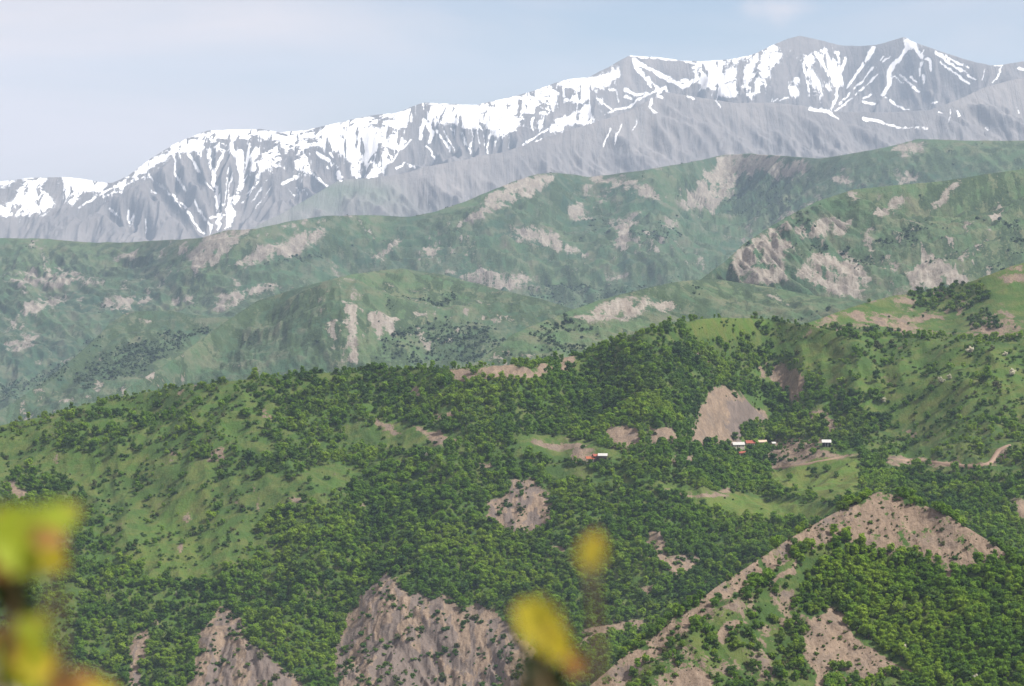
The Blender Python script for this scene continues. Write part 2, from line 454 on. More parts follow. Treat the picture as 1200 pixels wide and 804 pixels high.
SNOW_LINES = [
    ([(204, 182), (206, 207), (218, 223)], 3.5), ([(219, 180), (235, 201), (242, 215), (249, 223)], 4.5, 2.5),
    ([(244, 176), (250, 205), (255, 234), (258, 255), (255, 272)], 6), ([(262, 176), (252, 201)], 4),
    ([(281, 178), (283, 203), (281, 224), (272, 242), (269, 255), (266, 270)], 9, 8), ([(272, 236), (270, 256)], 14),
    ([(290, 205), (283, 222)], 3), ([(174, 205), (200, 228), (223, 249), (231, 267), (242, 276)], 2.5, 4.5),
    ([(228, 236), (237, 253), (248, 263), (246, 275)], 3.5), ([(246, 256), (262, 252)], 5),
    ([(267, 197), (266, 217), (263, 240)], 1.8), ([(272, 203), (268, 222), (268, 240)], 2), ([(312, 211), (294, 238)], 1.8), ([(304, 212), (284, 238)], 2),
    ([(318, 218), (300, 244)], 1.5), ([(364, 203), (384, 218)], 3.2), ([(330, 216), (347, 207)], 5), ([(354, 221), (360, 228)], 2.4),
    ([(346, 218), (352, 228)], 1.5), ([(338, 222), (346, 230)], 1.5),
    ([(372, 178), (396, 200), (399, 209)], 6, 9), ([(387, 180), (397, 203)], 5), ([(382, 196), (397, 207)], 2.5),
    ([(411, 160), (418, 208)], 16, 5), ([(450, 188), (431, 208)], 7), ([(421, 150), (421, 207)], 3),
    ([(150, 247), (153, 262)], 4), ([(158, 252), (152, 264)], 2), ([(170, 258), (172, 272)], 3), ([(128, 244), (140, 254)], 2.5), ([(178, 224), (183, 226)], 3),
    ([(94, 243), (120, 226), (150, 214), (172, 204)], 3.5), ([(165, 203), (205, 176)], 4),
    ([(497, 140), (492, 165)], 6), ([(499, 142), (506, 156), (504, 168)], 7), ([(482, 164), (470, 176), (458, 190)], 3), ([(499, 171), (511, 187)], 3),
    ([(528, 147), (536, 163)], 2.6), ([(538, 153), (549, 171), (552, 180)], 3), ([(512, 153), (524, 169), (527, 178)], 2.5), ([(553, 149), (552, 176)], 2),
    ([(574, 154), (572, 180)], 2.2), ([(566, 152), (569, 172)], 1.8), ([(560, 152), (561, 168)], 1.8), ([(583, 158), (581, 172)], 1.5), ([(520, 150), (533, 178)], 1.5),
    ([(596, 160), (596, 174)], 1.5), ([(464, 198), (474, 190)], 4), ([(479, 191), (485, 196)], 3),
    ([(612, 170), (632, 157), (655, 146)], 2.5), ([(655, 145), (672, 134)], 9, 4), ([(629, 166), (634, 164)], 5), ([(646, 154), (668, 142)], 5),
    ([(734, 65), (756, 66), (800, 71), (822, 75)], 4), ([(742, 71), (752, 86), (764, 99), (772, 107)], 7, 9), ([(743, 72), (760, 80), (780, 90), (800, 101), (814, 95)], 7, 7),
    ([(800, 95), (816, 92)], 6), ([(708, 135), (718, 130), (738, 125), (752, 114), (768, 108), (780, 102)], 4), ([(733, 106), (746, 111), (760, 108)], 6, 3),
    ([(732, 112), (746, 117)], 3), ([(780, 104), (784, 114), (775, 128)], 5, 3), ([(764, 116), (763, 127), (768, 132)], 5), ([(770, 112), (776, 115)], 4),
    ([(716, 149), (707, 172)], 2.4), ([(728, 147), (719, 167)], 2.4), ([(709, 122), (717, 128)], 4), ([(714, 104), (722, 106), (724, 118)], 3),
    ([(746, 141), (740, 155)], 2), ([(805, 112), (812, 115)], 3), ([(838, 117), (845, 126)], 2.2), ([(648, 112), (662, 116), (684, 119)], 5),
    ([(902, 53), (917, 46)], 3), ([(978, 60), (983, 61), (981, 82)], 5), ([(990, 68), (984, 87), (981, 114), (974, 129)], 6, 5), ([(968, 101), (980, 114)], 2.4),
    ([(948, 127), (970, 131)], 5, 6), ([(972, 133), (982, 140)], 4), ([(1023, 57), (1010, 79), (994, 101)], 8, 4), ([(1037, 65), (1000, 105), (984, 122)], 3), ([(1037, 79), (1000, 114), (980, 130)], 2.8),
    ([(1044, 65), (1026, 80)], 3), ([(904, 117), (925, 115)], 2), ([(1066, 50), (1061, 61), (1050, 72), (1042, 86), (1043, 100), (1034, 112)], 6, 7),
    ([(1034, 112), (1052, 124), (1064, 128)], 4, 2.5), ([(1070, 52), (1077, 63), (1089, 70), (1090, 82)], 7, 4), ([(1082, 65), (1079, 82), (1083, 96)], 4.5),
    ([(1083, 56), (1081, 64)], 4), ([(1054, 87), (1077, 108)], 4), ([(1043, 87), (1058, 97)], 3), ([(1068, 90), (1074, 96)], 3), ([(1097, 61), (1122, 79), (1144, 94)], 6, 3),
    ([(1103, 73), (1136, 98)], 3.4), ([(1108, 65), (1134, 80)], 4), ([(1165, 77), (1175, 77), (1164, 96)], 3), ([(1155, 82), (1150, 94)], 2), ([(1012, 119), (1024, 122)], 5), ([(1013, 115), (1022, 110)], 3),
    ([(1012, 139), (1035, 144), (1052, 149), (1076, 150)], 5, 3), ([(1080, 150), (1086, 151)], 3), ([(1115, 129), (1112, 142)], 2), ([(1122, 130), (1124, 136)], 2.5), ([(1090, 122), (1098, 121)], 3),
    ([(1194, 80), (1206, 82)], 5), ([(1190, 125), (1194, 132)], 2), ([(1156, 151), (1159, 153)], 3), ([(1100, 131), (1104, 133)], 2),
]
_gl = [l for l in SNOW_LINES if len(l[0]) >= 2]

def snow_relief(X, Y, px, py):
    w = 260 * fbm(X / 2600, Y / 2600, 3, 3)
    z = 190 * ridged((X + w) / 1500, (Y + 0.6 * X) / 5200, 5, 4, 0.55) - 60
    z += 85 * ridged((X + w) / 420, Y / 1700 + X / 2600, 8, 4, 0.55)
    z += 34 * ridged((X + 0.5 * w) / 130, Y / 600, 12, 3, 0.5)
    g = np.zeros(X.shape)
    for l in _gl:
        g = np.maximum(g, np.exp(-np.clip(line_d(px, py, *l), 0, 99) ** 2 / 50.0))
    return z * (1 - 0.55 * g) - 38 * g

def snow_cover(px, py, X, Y, vis):
    qx, qy = warp(px, py, X, Y, 210, 13.0, 21)
    sd = np.full(px.shape, 99.0)
    for p in SNOW_POLYS: sd = np.minimum(sd, poly_sd(qx, qy, p))
    m = sstep(5.5, -4.5, sd)
    n = fbm(X / 120, Y / 300, 44, 5, 0.68)
    isl = fbm(X / 150, Y / 80, 46, 5, 0.7) * 0.7 + 0.5 * fbm(X / 420, Y / 300, 45, 3)
    m *= 1 - 1.0 * sstep(0.12, 0.24, isl) * (0.5 + 0.5 * (px < 700))
    m *= 1 - 0.5 * sstep(0.10, 0.40, n)
    rib = fbm((X + 50 * fbm(X / 300, Y / 300, 41, 2)) / 40, Y / 230, 42, 4, 0.65)
    m *= 1 - 0.95 * sstep(0.14, 0.32, rib)
    stk = fbm((X + 60 * fbm(X / 400, Y / 400, 47, 2)) / 30, Y / 420, 48, 4, 0.65)      # ribbons left in the small gullies below the snowfields
    m = np.maximum(m, sstep(0.04, 0.30, stk) * sstep(15, -3, sd) * 0.9)
    lx, ly = warp(px, py, X, Y, 90, 4.5, 23)
    m = np.maximum(m, lmask(lx, ly, [(l[0],) + tuple(0.72 * w for w in l[1:]) for l in SNOW_LINES], 1.5) * (1 - 0.75 * sstep(0.10, 0.34, fbm(X / 70, Y / 110, 49, 4, 0.65))))
    m[~vis] = np.clip(0.5 + 0.7 * n[~vis], 0, 1)
    z0 = np.zeros_like(m)
    return m, z0, z0

SNOW_BACK = build_layer("snow_mountains", MAT_SNOW, CREST_SNOW, 318, [(-170, 16500), (1370, 15800)],
                        [(100, 260, .42), (250, 200, .55), (300, 260, .42), (450, 170, .55), (700, 110, .5), (900, 90, .6), (1060, 90, .62), (1000, 150, .4), (600, 150, .5), (800, 100, .45)],
                        snow_cover, snow_relief, 0.6, dpx=1.1, dpy=1.0, crest_noise=1.0, crest_keep=22)

CREST_SPUR = [(-170, 330), (230, 330), (290, 272), (305, 262), (330, 250), (372, 226), (398, 211), (440, 208), (470, 204), (500, 195), (540, 188), (590, 178), (620, 168),
              (660, 155), (700, 142), (730, 133), (755, 120), (780, 108), (800, 111), (830, 116), (865, 121), (900, 120), (940, 124),
              (965, 130), (1000, 131), (1040, 132), (1090, 129), (1120, 118), (1150, 104), (1180, 95), (1210, 90), (1370, 110)]

def spur_relief(X, Y, px, py):
    w = 200 * fbm(X / 1800, Y / 1800, 63, 3)
    z = 170 * ridged((X + 0.75 * Y + w) / 1150, (Y - X) / 4200, 65, 4, 0.55) - 50
    z += 70 * ridged((X + 0.4 * Y + w) / 330, Y / 1500, 68, 4, 0.55)
    z += 16 * ridged((X + w) / 95, Y / 500, 62, 3)
    return z

def spur_cover(px, py, X, Y, vis):
    lx, ly = warp(px, py, X, Y, 90, 4.5, 25)
    m = lmask(lx, ly, [(l[0],) + tuple(0.72 * w for w in l[1:]) for l in SNOW_LINES if min(p[1] for p in l[0]) > 104], 1.5) * vis
    grn = sstep(500, 400, px) * sstep(195, 240, py) * 1.6 + sstep(0, 60, py - 215) * 0.3
    return m, np.clip(grn, 0, 1) * (0.6 + fbm(X / 300, Y / 300, 5)), np.zeros_like(m)

SPUR = build_layer("scree_spur_mountains", MAT_SPUR, CREST_SPUR, 335, [(-170, 13200), (1370, 13200)], 0.42, spur_cover, spur_relief, 0.5, dpx=1.3, dpy=1.2, crest_keep=16)

# ================================================================ GREEN MIDDLE HILLS
MID_BARE = [
    [(538, 256), (570, 235), (600, 214), (635, 202), (657, 204), (625, 226), (592, 241), (556, 259)],
    [(665, 240), (695, 243), (692, 257), (668, 257)], [(702, 230), (712, 232), (711, 237), (702, 236)],
    [(668, 203), (700, 206), (735, 214), (765, 222), (795, 236), (770, 236), (740, 222), (700, 214)],
    [(800, 237), (820, 210), (845, 186), (862, 180), (900, 182), (942, 189), (947, 203), (915, 207), (890, 200), (867, 205), (852, 230), (838, 254), (826, 244), (806, 242)],
    [(973, 210), (990, 208), (1012, 217), (992, 218)], [(1040, 176), (1062, 165), (1080, 165), (1078, 182), (1060, 186)], [(1055, 205), (1080, 203), (1072, 214), (1050, 216)],
    [(527, 317), (545, 317), (567, 312), (587, 320), (613, 323), (633, 329), (600, 334), (567, 336), (540, 326)],
    [(597, 268), (630, 265), (660, 280), (683, 297), (690, 302), (660, 296), (636, 286), (605, 282)],
    [(717, 260), (738, 252), (751, 246), (740, 267), (735, 288), (719, 289), (720, 272)],
    [(783, 258), (796, 258), (796, 270), (784, 268)],
    [(433, 307), (455, 290), (473, 281), (463, 294), (445, 308)], [(498, 287), (512, 285), (508, 297), (500, 297)],
    [(403, 357), (420, 362), (418, 390), (416, 424), (398, 424), (403, 400)], [(433, 370), (450, 366), (468, 369), (462, 392), (446, 396), (438, 384)],
    [(380, 375), (395, 380), (392, 400), (380, 395)],
    [(218, 300), (240, 277), (285, 269), (262, 305), (228, 316)], [(272, 312), (310, 290), (387, 270), (372, 287), (330, 302), (290, 312)],
    [(338, 287), (355, 282), (352, 296), (336, 300)], [(430, 200), (431, 201), (431, 202)],
    [(118, 357), (150, 345), (182, 351), (152, 361)], [(200, 350), (228, 344), (224, 357), (204, 357)], [(0, 371), (30, 355), (92, 344), (45, 366)],
    [(0, 408), (35, 389), (47, 396), (15, 412)], [(125, 300), (165, 289), (160, 303), (135, 306)], [(10, 325), (60, 319), (122, 328), (62, 337), (20, 334)],
    [(205, 290), (222, 288), (215, 300)], [(905, 190), (925, 196), (930, 210), (918, 208)],
    [(165, 375), (176, 377), (172, 383)], [(270, 325), (282, 328), (284, 345), (276, 343)], [(250, 352), (300, 336), (325, 338), (280, 354), (255, 362)],
    [(700, 322), (732, 325), (722, 330)], [(505, 275), (512, 268), (516, 280)],
]
MID_WOOD = [
    [(95, 422), (170, 395), (250, 380), (222, 405), (165, 440), (90, 457)], [(0, 455), (70, 430), (105, 398), (125, 398), (80, 440), (10, 470), (0, 478)],
    [(500, 345), (530, 343), (534, 358), (500, 359)], [(617, 336), (680, 334), (733, 340), (800, 328), (760, 345), (690, 362), (622, 348)],
    [(693, 256), (717, 257), (715, 273), (693, 273)], [(733, 267), (797, 262), (792, 283), (760, 288), (737, 286)],
    [(467, 382), (520, 372), (600, 392), (620, 425), (440, 430), (430, 412)], [(452, 350), (470, 350), (475, 368), (456, 366)],
    [(840, 240), (880, 215), (910, 222), (930, 240), (900, 255), (862, 256)], [(300, 312), (330, 300), (390, 288), (420, 282), (400, 300), (340, 312)],
    [(540, 415), (640, 408), (720, 398), (690, 420), (560, 432)],
]
MID_DARKROCK = []

def mid_relief(a, sc, seed):
    def f(X, Y, px, py):
        w = 0.35 * sc * fbm(X / (2 * sc), Y / (2 * sc), seed, 3)
        z = 1.25 * a * fbm((X + w) / sc, (Y + 0.5 * X) / (2.4 * sc), seed + 3, 4, 0.5)
        z += 0.70 * a * ridged((X + w + (0.5 + 0.4 * pn(X / (3 * sc), Y / (3 * sc), seed + 9)) * Y) / (0.33 * sc), (Y - 0.4 * X) / (1.1 * sc), seed + 5, 4, 0.52)
        z += 0.22 * a * ridged((X + w + 0.25 * Y) / (0.09 * sc), Y / (0.3 * sc), seed + 7, 4, 0.55)
        return z
    return f

def mid_cover(thr, amt, extra_bare=None, extra_wood=None, wl=260.0, seed=5):
    def f(px, py, X, Y, vis):
        qx, qy = warp(px, py, X, Y, 120, 16.0, seed)
        b = pmask(qx, qy, MID_BARE if extra_bare is None else extra_bare, 6.5)
        n = fbm(X / wl + 0.4 * fbm(X / 500, Y / 500, 2), Y / (2.2 * wl), seed + 11, 5, 0.62)
        spk = fbm(X / 26, Y / 60, seed + 31, 4, 0.7)
        b = np.clip(b * (0.80 + 1.3 * spk) + 0.6 * amt * sstep(thr, thr + 0.3, n) * (0.7 + 1.0 * spk), 0, 1)
        d = pmask(qx, qy, MID_WOOD if extra_wood is None else extra_wood, 4) * (0.5 + 0.7 * fbm(X / 40, Y / 80, seed + 41, 4))
        d = np.maximum(d, 0.85 * sstep(-0.02, 0.32, -n) * sstep(-0.12, 0.16, fbm(X / 52, Y / 90, seed + 43, 5, 0.6)))
        ln = ridged((X + 0.5 * Y + 60 * fbm(X / 200, Y / 200, seed + 61, 2)) / 210, (Y - 0.4 * X) / 700, seed + 63, 3, 0.55)
        d = np.maximum(d, 0.85 * sstep(0.30, 0.52, ln) * sstep(-0.25, 0.15, spk))              # scrub along the ravines
        l2 = ridged((X - 0.3 * Y + 50 * fbm(X / 160, Y / 160, seed + 65, 2)) / 170, (Y + 0.3 * X) / 420, seed + 67, 3, 0.55)
        b = np.clip(b + 0.55 * sstep(0.42, 0.62, l2) * sstep(-0.05, 0.3, spk) * sstep(-0.1, 0.2, fbm(X / 420, Y / 420, seed + 69, 2)), 0, 1)
        lush = sstep(-0.1, 0.35, fbm(X / 500, Y / 700, seed + 51, 3)) * 0.8
        return b, lush * (1 - b), np.clip(d, 0, 1)
    return f

CREST_M1 = [(-170, 285), (0, 279), (60, 280), (100, 284), (150, 284), (200, 281), (235, 279), (265, 270), (300, 268), (340, 259), (380, 253), (430, 252), (480, 254),
            (510, 248), (540, 238), (570, 226), (600, 213), (630, 204), (650, 202), (690, 207), (720, 204), (750, 200), (780, 195), (820, 188),
            (850, 181), (880, 180), (920, 183), (960, 186), (985, 182), (1020, 176), (1050, 170), (1075, 163), (1110, 164), (1150, 165), (1200, 165), (1370, 160)]
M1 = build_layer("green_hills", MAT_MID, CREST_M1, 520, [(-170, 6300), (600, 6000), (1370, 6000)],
                 [(100, 450, .16), (100, 330, .2), (280, 290, .33), (400, 270, .32), (450, 320, .2), (600, 230, .36), (700, 300, .16), (750, 240, .3), (880, 210, .34), (1000, 200, .3), (600, 420, .18), (850, 300, .1)],
                 mid_cover(0.12, 0.55), mid_relief(85, 900, 101), 0.35, dpx=1.3, dpy=1.2)
CREST_M2 = [(-170, 540), (0, 481), (50, 449), (95, 412), (112, 396), (130, 378), (150, 365), (200, 364), (250, 372), (300, 372), (400, 400), (500, 430), (700, 520), (1370, 560)]
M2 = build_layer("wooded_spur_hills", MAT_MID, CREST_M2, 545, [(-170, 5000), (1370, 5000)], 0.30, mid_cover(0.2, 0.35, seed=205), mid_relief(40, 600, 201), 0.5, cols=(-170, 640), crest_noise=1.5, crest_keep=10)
CREST_M3 = [(-170, 545), (0, 499), (50, 489), (100, 474), (150, 454), (190, 430), (220, 409), (260, 380), (300, 353), (350, 337), (415, 321), (470, 314), (520, 322), (580, 338), (640, 352), (700, 372), (800, 410), (1370, 560)]
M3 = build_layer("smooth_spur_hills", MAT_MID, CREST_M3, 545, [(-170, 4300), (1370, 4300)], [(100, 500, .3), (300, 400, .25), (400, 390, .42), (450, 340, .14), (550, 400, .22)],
                 mid_cover(0.16, 0.5, seed=305), mid_relief(46, 560, 301), 0.4, cols=(-170, 900), crest_noise=1.2, crest_keep=10)

M4_BARE = [
    [(858, 316), (866, 293), (895, 272), (932, 253), (926, 264), (912, 281), (928, 293), (920, 314), (890, 316)], [(930, 262), (977, 257), (972, 275), (936, 282)],
    [(1028, 251), (1040, 238), (1051, 229), (1062, 233), (1048, 250), (1036, 253)], [(1090, 248), (1098, 232), (1112, 216), (1122, 212), (1110, 226), (1096, 248)],
    [(980, 262), (1000, 260), (996, 276), (983, 272)], [(1015, 275), (1027, 270), (1022, 290), (1012, 286)], [(957, 282), (976, 260), (979, 262), (962, 290)],
    [(950, 300), (1000, 296), (1020, 330), (1000, 345), (960, 332), (930, 322)], [(995, 226), (1008, 226), (1006, 233), (996, 233)], [(1155, 255), (1172, 240), (1176, 244), (1160, 268)],
    [(1133, 262), (1142, 262), (1142, 268), (1134, 268)], [(880, 318), (920, 315), (918, 330), (872, 332)], [(1060, 318), (1090, 300), (1110, 310), (1140, 330), (1080, 342)],
]
CREST_M4 = [(-170, 520), (760, 372), (800, 343), (830, 321), (850, 306), (870, 287), (895, 270), (930, 250), (960, 235), (1000, 222), (1050, 217), (1100, 213), (1150, 205), (1200, 198), (1370, 188)]
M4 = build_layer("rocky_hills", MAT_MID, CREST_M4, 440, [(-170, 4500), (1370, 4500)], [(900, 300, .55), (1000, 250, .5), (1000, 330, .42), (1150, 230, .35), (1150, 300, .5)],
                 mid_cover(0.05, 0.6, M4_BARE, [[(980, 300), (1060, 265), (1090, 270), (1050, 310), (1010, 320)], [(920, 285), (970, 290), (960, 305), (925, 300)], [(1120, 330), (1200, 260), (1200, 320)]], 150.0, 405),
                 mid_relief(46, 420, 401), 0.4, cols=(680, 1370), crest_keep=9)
CREST_M5 = [(-170, 560), (500, 450), (560, 424), (600, 392), (640, 375), (700, 352), (760, 337), (800, 329), (840, 327), (900, 336), (950, 346), (1000, 352), (1060, 357), (1200, 375), (1370, 390)]
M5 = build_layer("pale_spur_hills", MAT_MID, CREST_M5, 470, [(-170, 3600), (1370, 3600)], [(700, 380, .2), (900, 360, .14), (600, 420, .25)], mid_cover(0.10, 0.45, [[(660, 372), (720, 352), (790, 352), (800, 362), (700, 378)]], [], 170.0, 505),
                 mid_relief(22, 380, 501), 0.3, cols=(440, 1370), crest_keep=9)

# ================================================================ NEAR HILLS
NEAR_BARE = [
    [(395, 760), (400, 735), (415, 715), (430, 690), (450, 671), (468, 680), (480, 692), (500, 699), (520, 693), (532, 709), (565, 706), (582, 722), (604, 738), (625, 760), (640, 790), (640, 830), (390, 830)],
    [(215, 830), (232, 765), (238, 738), (262, 712), (275, 720), (288, 737), (291, 752), (309, 758), (325, 778), (350, 795), (356, 830)],
    [(150, 772), (163, 742), (175, 734), (180, 744), (170, 768), (165, 820), (148, 820), (155, 790)],
    [(573, 592), (600, 562), (625, 565), (645, 580), (646, 610), (620, 628), (590, 620), (574, 606)],
    [(745, 641), (770, 620), (790, 650), (820, 655), (817, 672), (792, 680), (768, 660)], [(742, 686), (765, 685), (764, 700), (748, 698)],
    [(811, 522), (812, 500), (818, 480), (830, 462), (845, 449), (862, 458), (880, 470), (900, 482), (896, 496), (872, 500), (862, 522)],
    [(903, 428), (920, 422), (938, 440), (942, 470), (928, 468), (905, 445)],
    [(515, 431), (560, 433), (590, 425), (605, 430), (625, 433), (650, 424), (648, 440), (600, 447), (560, 442), (530, 442)],
    [(655, 418), (677, 416), (673, 432), (656, 433)], [(714, 500), (735, 494), (748, 505), (750, 522), (715, 524)],
    [(508, 482), (526, 479), (536, 484), (524, 494), (509, 491)], [(486, 460), (497, 456), (493, 472), (486, 470)],
    [(440, 490), (452, 493), (471, 511), (461, 509)], [(488, 502), (515, 505), (540, 515), (534, 525), (505, 519)], [(625, 517), (660, 519), (690, 526), (688, 530), (655, 524), (628, 522)],
    [(945, 482), (960, 480), (985, 500), (980, 508), (960, 497)], [(902, 519), (935, 512), (958, 514), (972, 532), (1004, 532), (985, 536), (930, 545), (905, 548), (900, 535)],
    [(680, 738), (715, 728), (752, 724), (745, 742), (715, 752), (685, 757)], [(1182, 584), (1215, 582), (1215, 612), (1192, 607)],
    [(-20, 742), (12, 752), (22, 770), (34, 830), (-20, 830)], [(0, 568), (18, 568), (30, 580), (12, 585)],
    [(808, 410), (822, 413), (836, 432), (822, 428)], [(755, 505), (790, 503), (800, 520), (770, 525)], [(670, 522), (690, 528), (712, 540), (690, 540), (672, 534)],
    [(780, 535), (812, 532), (812, 540), (785, 542)], [(240, 530), (255, 527), (262, 540), (245, 543)], [(305, 485), (318, 488), (312, 494)],
    [(648, 640), (660, 638), (660, 650), (650, 655)], [(640, 520), (670, 518), (700, 530), (668, 526), (645, 526)], [(565, 542), (580, 541), (578, 547), (566, 548)],
    [(780, 574), (815, 578), (850, 573), (858, 577), (820, 584), (790, 580)], [(800, 700), (812, 700), (810, 708)], [(1060, 505), (1072, 505), (1070, 512)],
    [(1040, 537), (1090, 539), (1130, 543), (1158, 542), (1168, 529), (1176, 527), (1164, 547), (1130, 549), (1040, 543)], [(340, 585), (350, 580), (352, 590)], [(940, 632), (960, 625), (962, 632)], [(885, 428), (893, 430), (896, 440), (888, 440)],
]
NEAR_MEADOW = [   # polygon, tree density there
    ([(-170, 500), (0, 498), (45, 490), (60, 510), (40, 520), (160, 533), (180, 530), (235, 545), (330, 560), (350, 575), (320, 600), (280, 650), (230, 695), (150, 660), (110, 600), (80, 560), (0, 560), (-170, 560)], 0.30),
    ([(985, 396), (1370, 398), (1370, 500), (1200, 500), (1120, 485), (1040, 500), (1000, 470), (960, 440)], 0.36),
    ([(1040, 500), (1120, 485), (1200, 500), (1200, 545), (1100, 555), (1040, 545), (1000, 520)], 0.42),
    ([(900, 552), (950, 540), (1000, 532), (1012, 540), (1008, 582), (960, 588), (930, 578), (900, 572)], 0.10),
    ([(742, 563), (800, 572), (830, 576), (900, 584), (958, 592), (985, 600), (950, 612), (880, 612), (850, 600), (790, 582)], 0.015),
    ([(800, 380), (850, 371), (900, 374), (880, 392), (850, 402), (815, 398)], 0.18),
    ([(900, 376), (985, 388), (990, 420), (960, 440), (900, 405)], 0.28),
    ([(600, 513), (640, 512), (700, 528), (720, 540), (680, 545), (620, 528)], 0.04),
    ([(620, 512), (700, 522), (735, 535), (720, 545), (660, 540), (615, 526)], 0.05),
    ([(620, 548), (680, 552), (740, 566), (720, 572), (650, 560)], 0.08),
    ([(400, 505), (470, 500), (540, 515), (520, 530), (430, 525)], 0.12),
    ([(320, 560), (400, 540), (430, 560), (380, 590), (330, 600)], 0.28),
    ([(60, 470), (150, 462), (250, 450), (330, 450), (330, 480), (200, 485), (60, 490)], 0.40),
    ([(170, 490), (300, 485), (330, 540), (240, 545), (180, 530)], 0.42),
    ([(840, 470), (870, 462), (900, 480)], 0.1),
    ([(1120, 490), (1200, 480), (1200, 560), (1140, 560)], 0.45),
]
NEAR_SLOPE = [(100, 780, .36), (300, 790, .42), (500, 780, .46), (100, 600, .28), (300, 550, .36), (400, 650, .42), (550, 650, .42), (700, 720, .4), (600, 580, .4), (650, 530, .16),
              (700, 560, .2), (880, 592, .08), (830, 572, .1), (900, 548, .12), (960, 560, .14), (850, 480, .62), (750, 450, .42), (620, 470, .38), (500, 470, .34), (850, 395, .3), (950, 430, .34),
              (1050, 535, .14), (1100, 480, .2), (1100, 420, .22), (1150, 560, .26), (1000, 640, .3), (1100, 700, .3), (450, 515, .26), (100, 520, .24), (0, 500, .2), (200, 700, .36), (780, 640, .45)]
CREST_NEAR = [(-170, 525), (0, 499), (20, 494), (50, 489), (100, 474), (150, 464), (200, 454), (260, 448), (300, 443), (350, 439), (400, 436), (430, 432), (480, 433), (540, 432), (600, 427), (650, 421),
              (680, 416), (710, 403), (740, 392), (780, 382), (820, 374), (850, 372), (900, 374), (940, 381), (975, 387), (1000, 391), (1060, 394), (1120, 395), (1200, 397), (1370, 402)]

# erosion rills on the scree: gully polylines in the foot of the slope
RILLS = [([(458, 738), (440, 770), (432, 830)], 3), ([(462, 730), (490, 760), (520, 800), (535, 830)], 3), ([(492, 735), (505, 760), (530, 790), (545, 825)], 2.5), ([(510, 735), (525, 770), (530, 800)], 2.5),
         ([(525, 740), (535, 775), (532, 800)], 2.5), ([(556, 745), (557, 790), (552, 830)], 2.5), ([(480, 700), (515, 730), (560, 750), (590, 775)], 2), ([(292, 755), (298, 780), (312, 805)], 2.5),
         ([(285, 760), (300, 790), (306, 820)], 2), ([(262, 730), (255, 760), (245, 790)], 2), ([(847, 470), (856, 500), (862, 522)], 3), ([(600, 725), (620, 770), (630, 820)], 3),
         ([(415, 735), (425, 770), (420, 820)], 2.5), ([(575, 735), (590, 770), (600, 820)], 2.5)]

def near_relief(X, Y, px, py):
    w = 60 * fbm(X / 300, Y / 300, 703, 3)
    z = 32 * fbm((X + 0.4 * Y + w) / 210, (Y - 0.3 * X) / 420, 701, 4, 0.5)
    z += 11 * ridged((X + w) / 82, Y / 210, 705, 3, 0.5)
    z += 1.6 * fbm(X / 16, Y / 30, 707, 4, 0.55)
    b = pmask(px, py, NEAR_BARE[:2], 8)
    if b.max() > 0:
        ww = 6 * fbm(X / 18, Y / 30, 717, 3)
        z += b * (2.6 * ridged((X + ww) / 22, (Y + 0.35 * X) / 60, 711, 3, 0.6) + 2.0 * fbm(X / 14, Y / 20, 719, 5, 0.65) + 1.5 * ridged((X + 0.6 * ww) / 5.5, Y / 22, 713, 3, 0.65) + 0.9 * fbm(X / 3.0, Y / 4.5, 714, 3, 0.65))
    pyr = np.clip((py - 738) / 70.0, 0, 1.3)
    lat = np.abs(px - (459 + 0.06 * (py - 738)))
    z += np.where(py > 738, 13.0 * np.clip(np.minimum(pyr * 1.6, 1.0) - lat / (10 + 60 * pyr), 0, 1), 0)
    b6 = pmask(px, py, NEAR_BARE[3:9], 6)
    z += b6 * 1.2 * ridged(X / 7, Y / 34, 715, 3, 0.6)
    g = np.zeros(X.shape)
    for l in RILLS:
        g = np.maximum(g, np.exp(-np.clip(line_d(px, py, *l), 0, 99) ** 2 / 14.0))
    z -= 2.6 * g
    return z

def near_cover(px, py, X, Y, vis):
    qx, qy = warp(px, py, X, Y, 30, 15.0, 721)
    b = pmask(qx, qy, NEAR_BARE, 5.5)
    n = fbm(X / 24, Y / 50, 723, 5, 0.62)
    spk = sstep(0.30, 0.52, n) * 0.75
    b = np.maximum(b, spk * sstep(640, 420, px - 0 * py) * 0.8)
    b = np.maximum(b, spk * 0.6)
    lush = pmask(qx, qy, [NEAR_MEADOW[i][0] for i in (4, 3, 5)], 4)
    lush = np.maximum(lush, 0.55 * pmask(qx, qy, [NEAR_MEADOW[i][0] for i in (1, 0, 6, 7, 8)], 8) * sstep(-0.2, 0.35, fbm(X / 70, Y / 120, 725, 3)))
    d = pmask(qx, qy, [[(458, 738), (500, 775), (540, 830), (425, 830), (440, 780)], [(858, 466), (880, 470), (897, 490), (872, 500), (862, 522), (852, 500)], [(290, 752), (310, 760), (340, 800), (300, 800)], [(500, 720), (530, 740), (545, 790), (520, 780), (505, 750)]], 4)
    ck = ridged((X + 6 * fbm(X / 18, Y / 30, 717, 3)) / 13, (Y + 0.4 * X) / 46, 731, 3, 0.6)
    d = np.maximum(d, 0.9 * sstep(0.36, 0.62, ck) * pmask(px, py, NEAR_BARE[:4], 6))  # crevice shade painted into the earth colour as dark crack lines
    return b, lush * (1 - b), d

NEAR = build_layer("near_hills", MAT_NEAR, CREST_NEAR, 835, [(-170, 1800), (300, 1800), (700, 1720), (1370, 1600)], NEAR_SLOPE, near_cover, near_relief, 0.4, dpx=1.15, dpy=1.1, crest_noise=1.2, crest_keep=10)

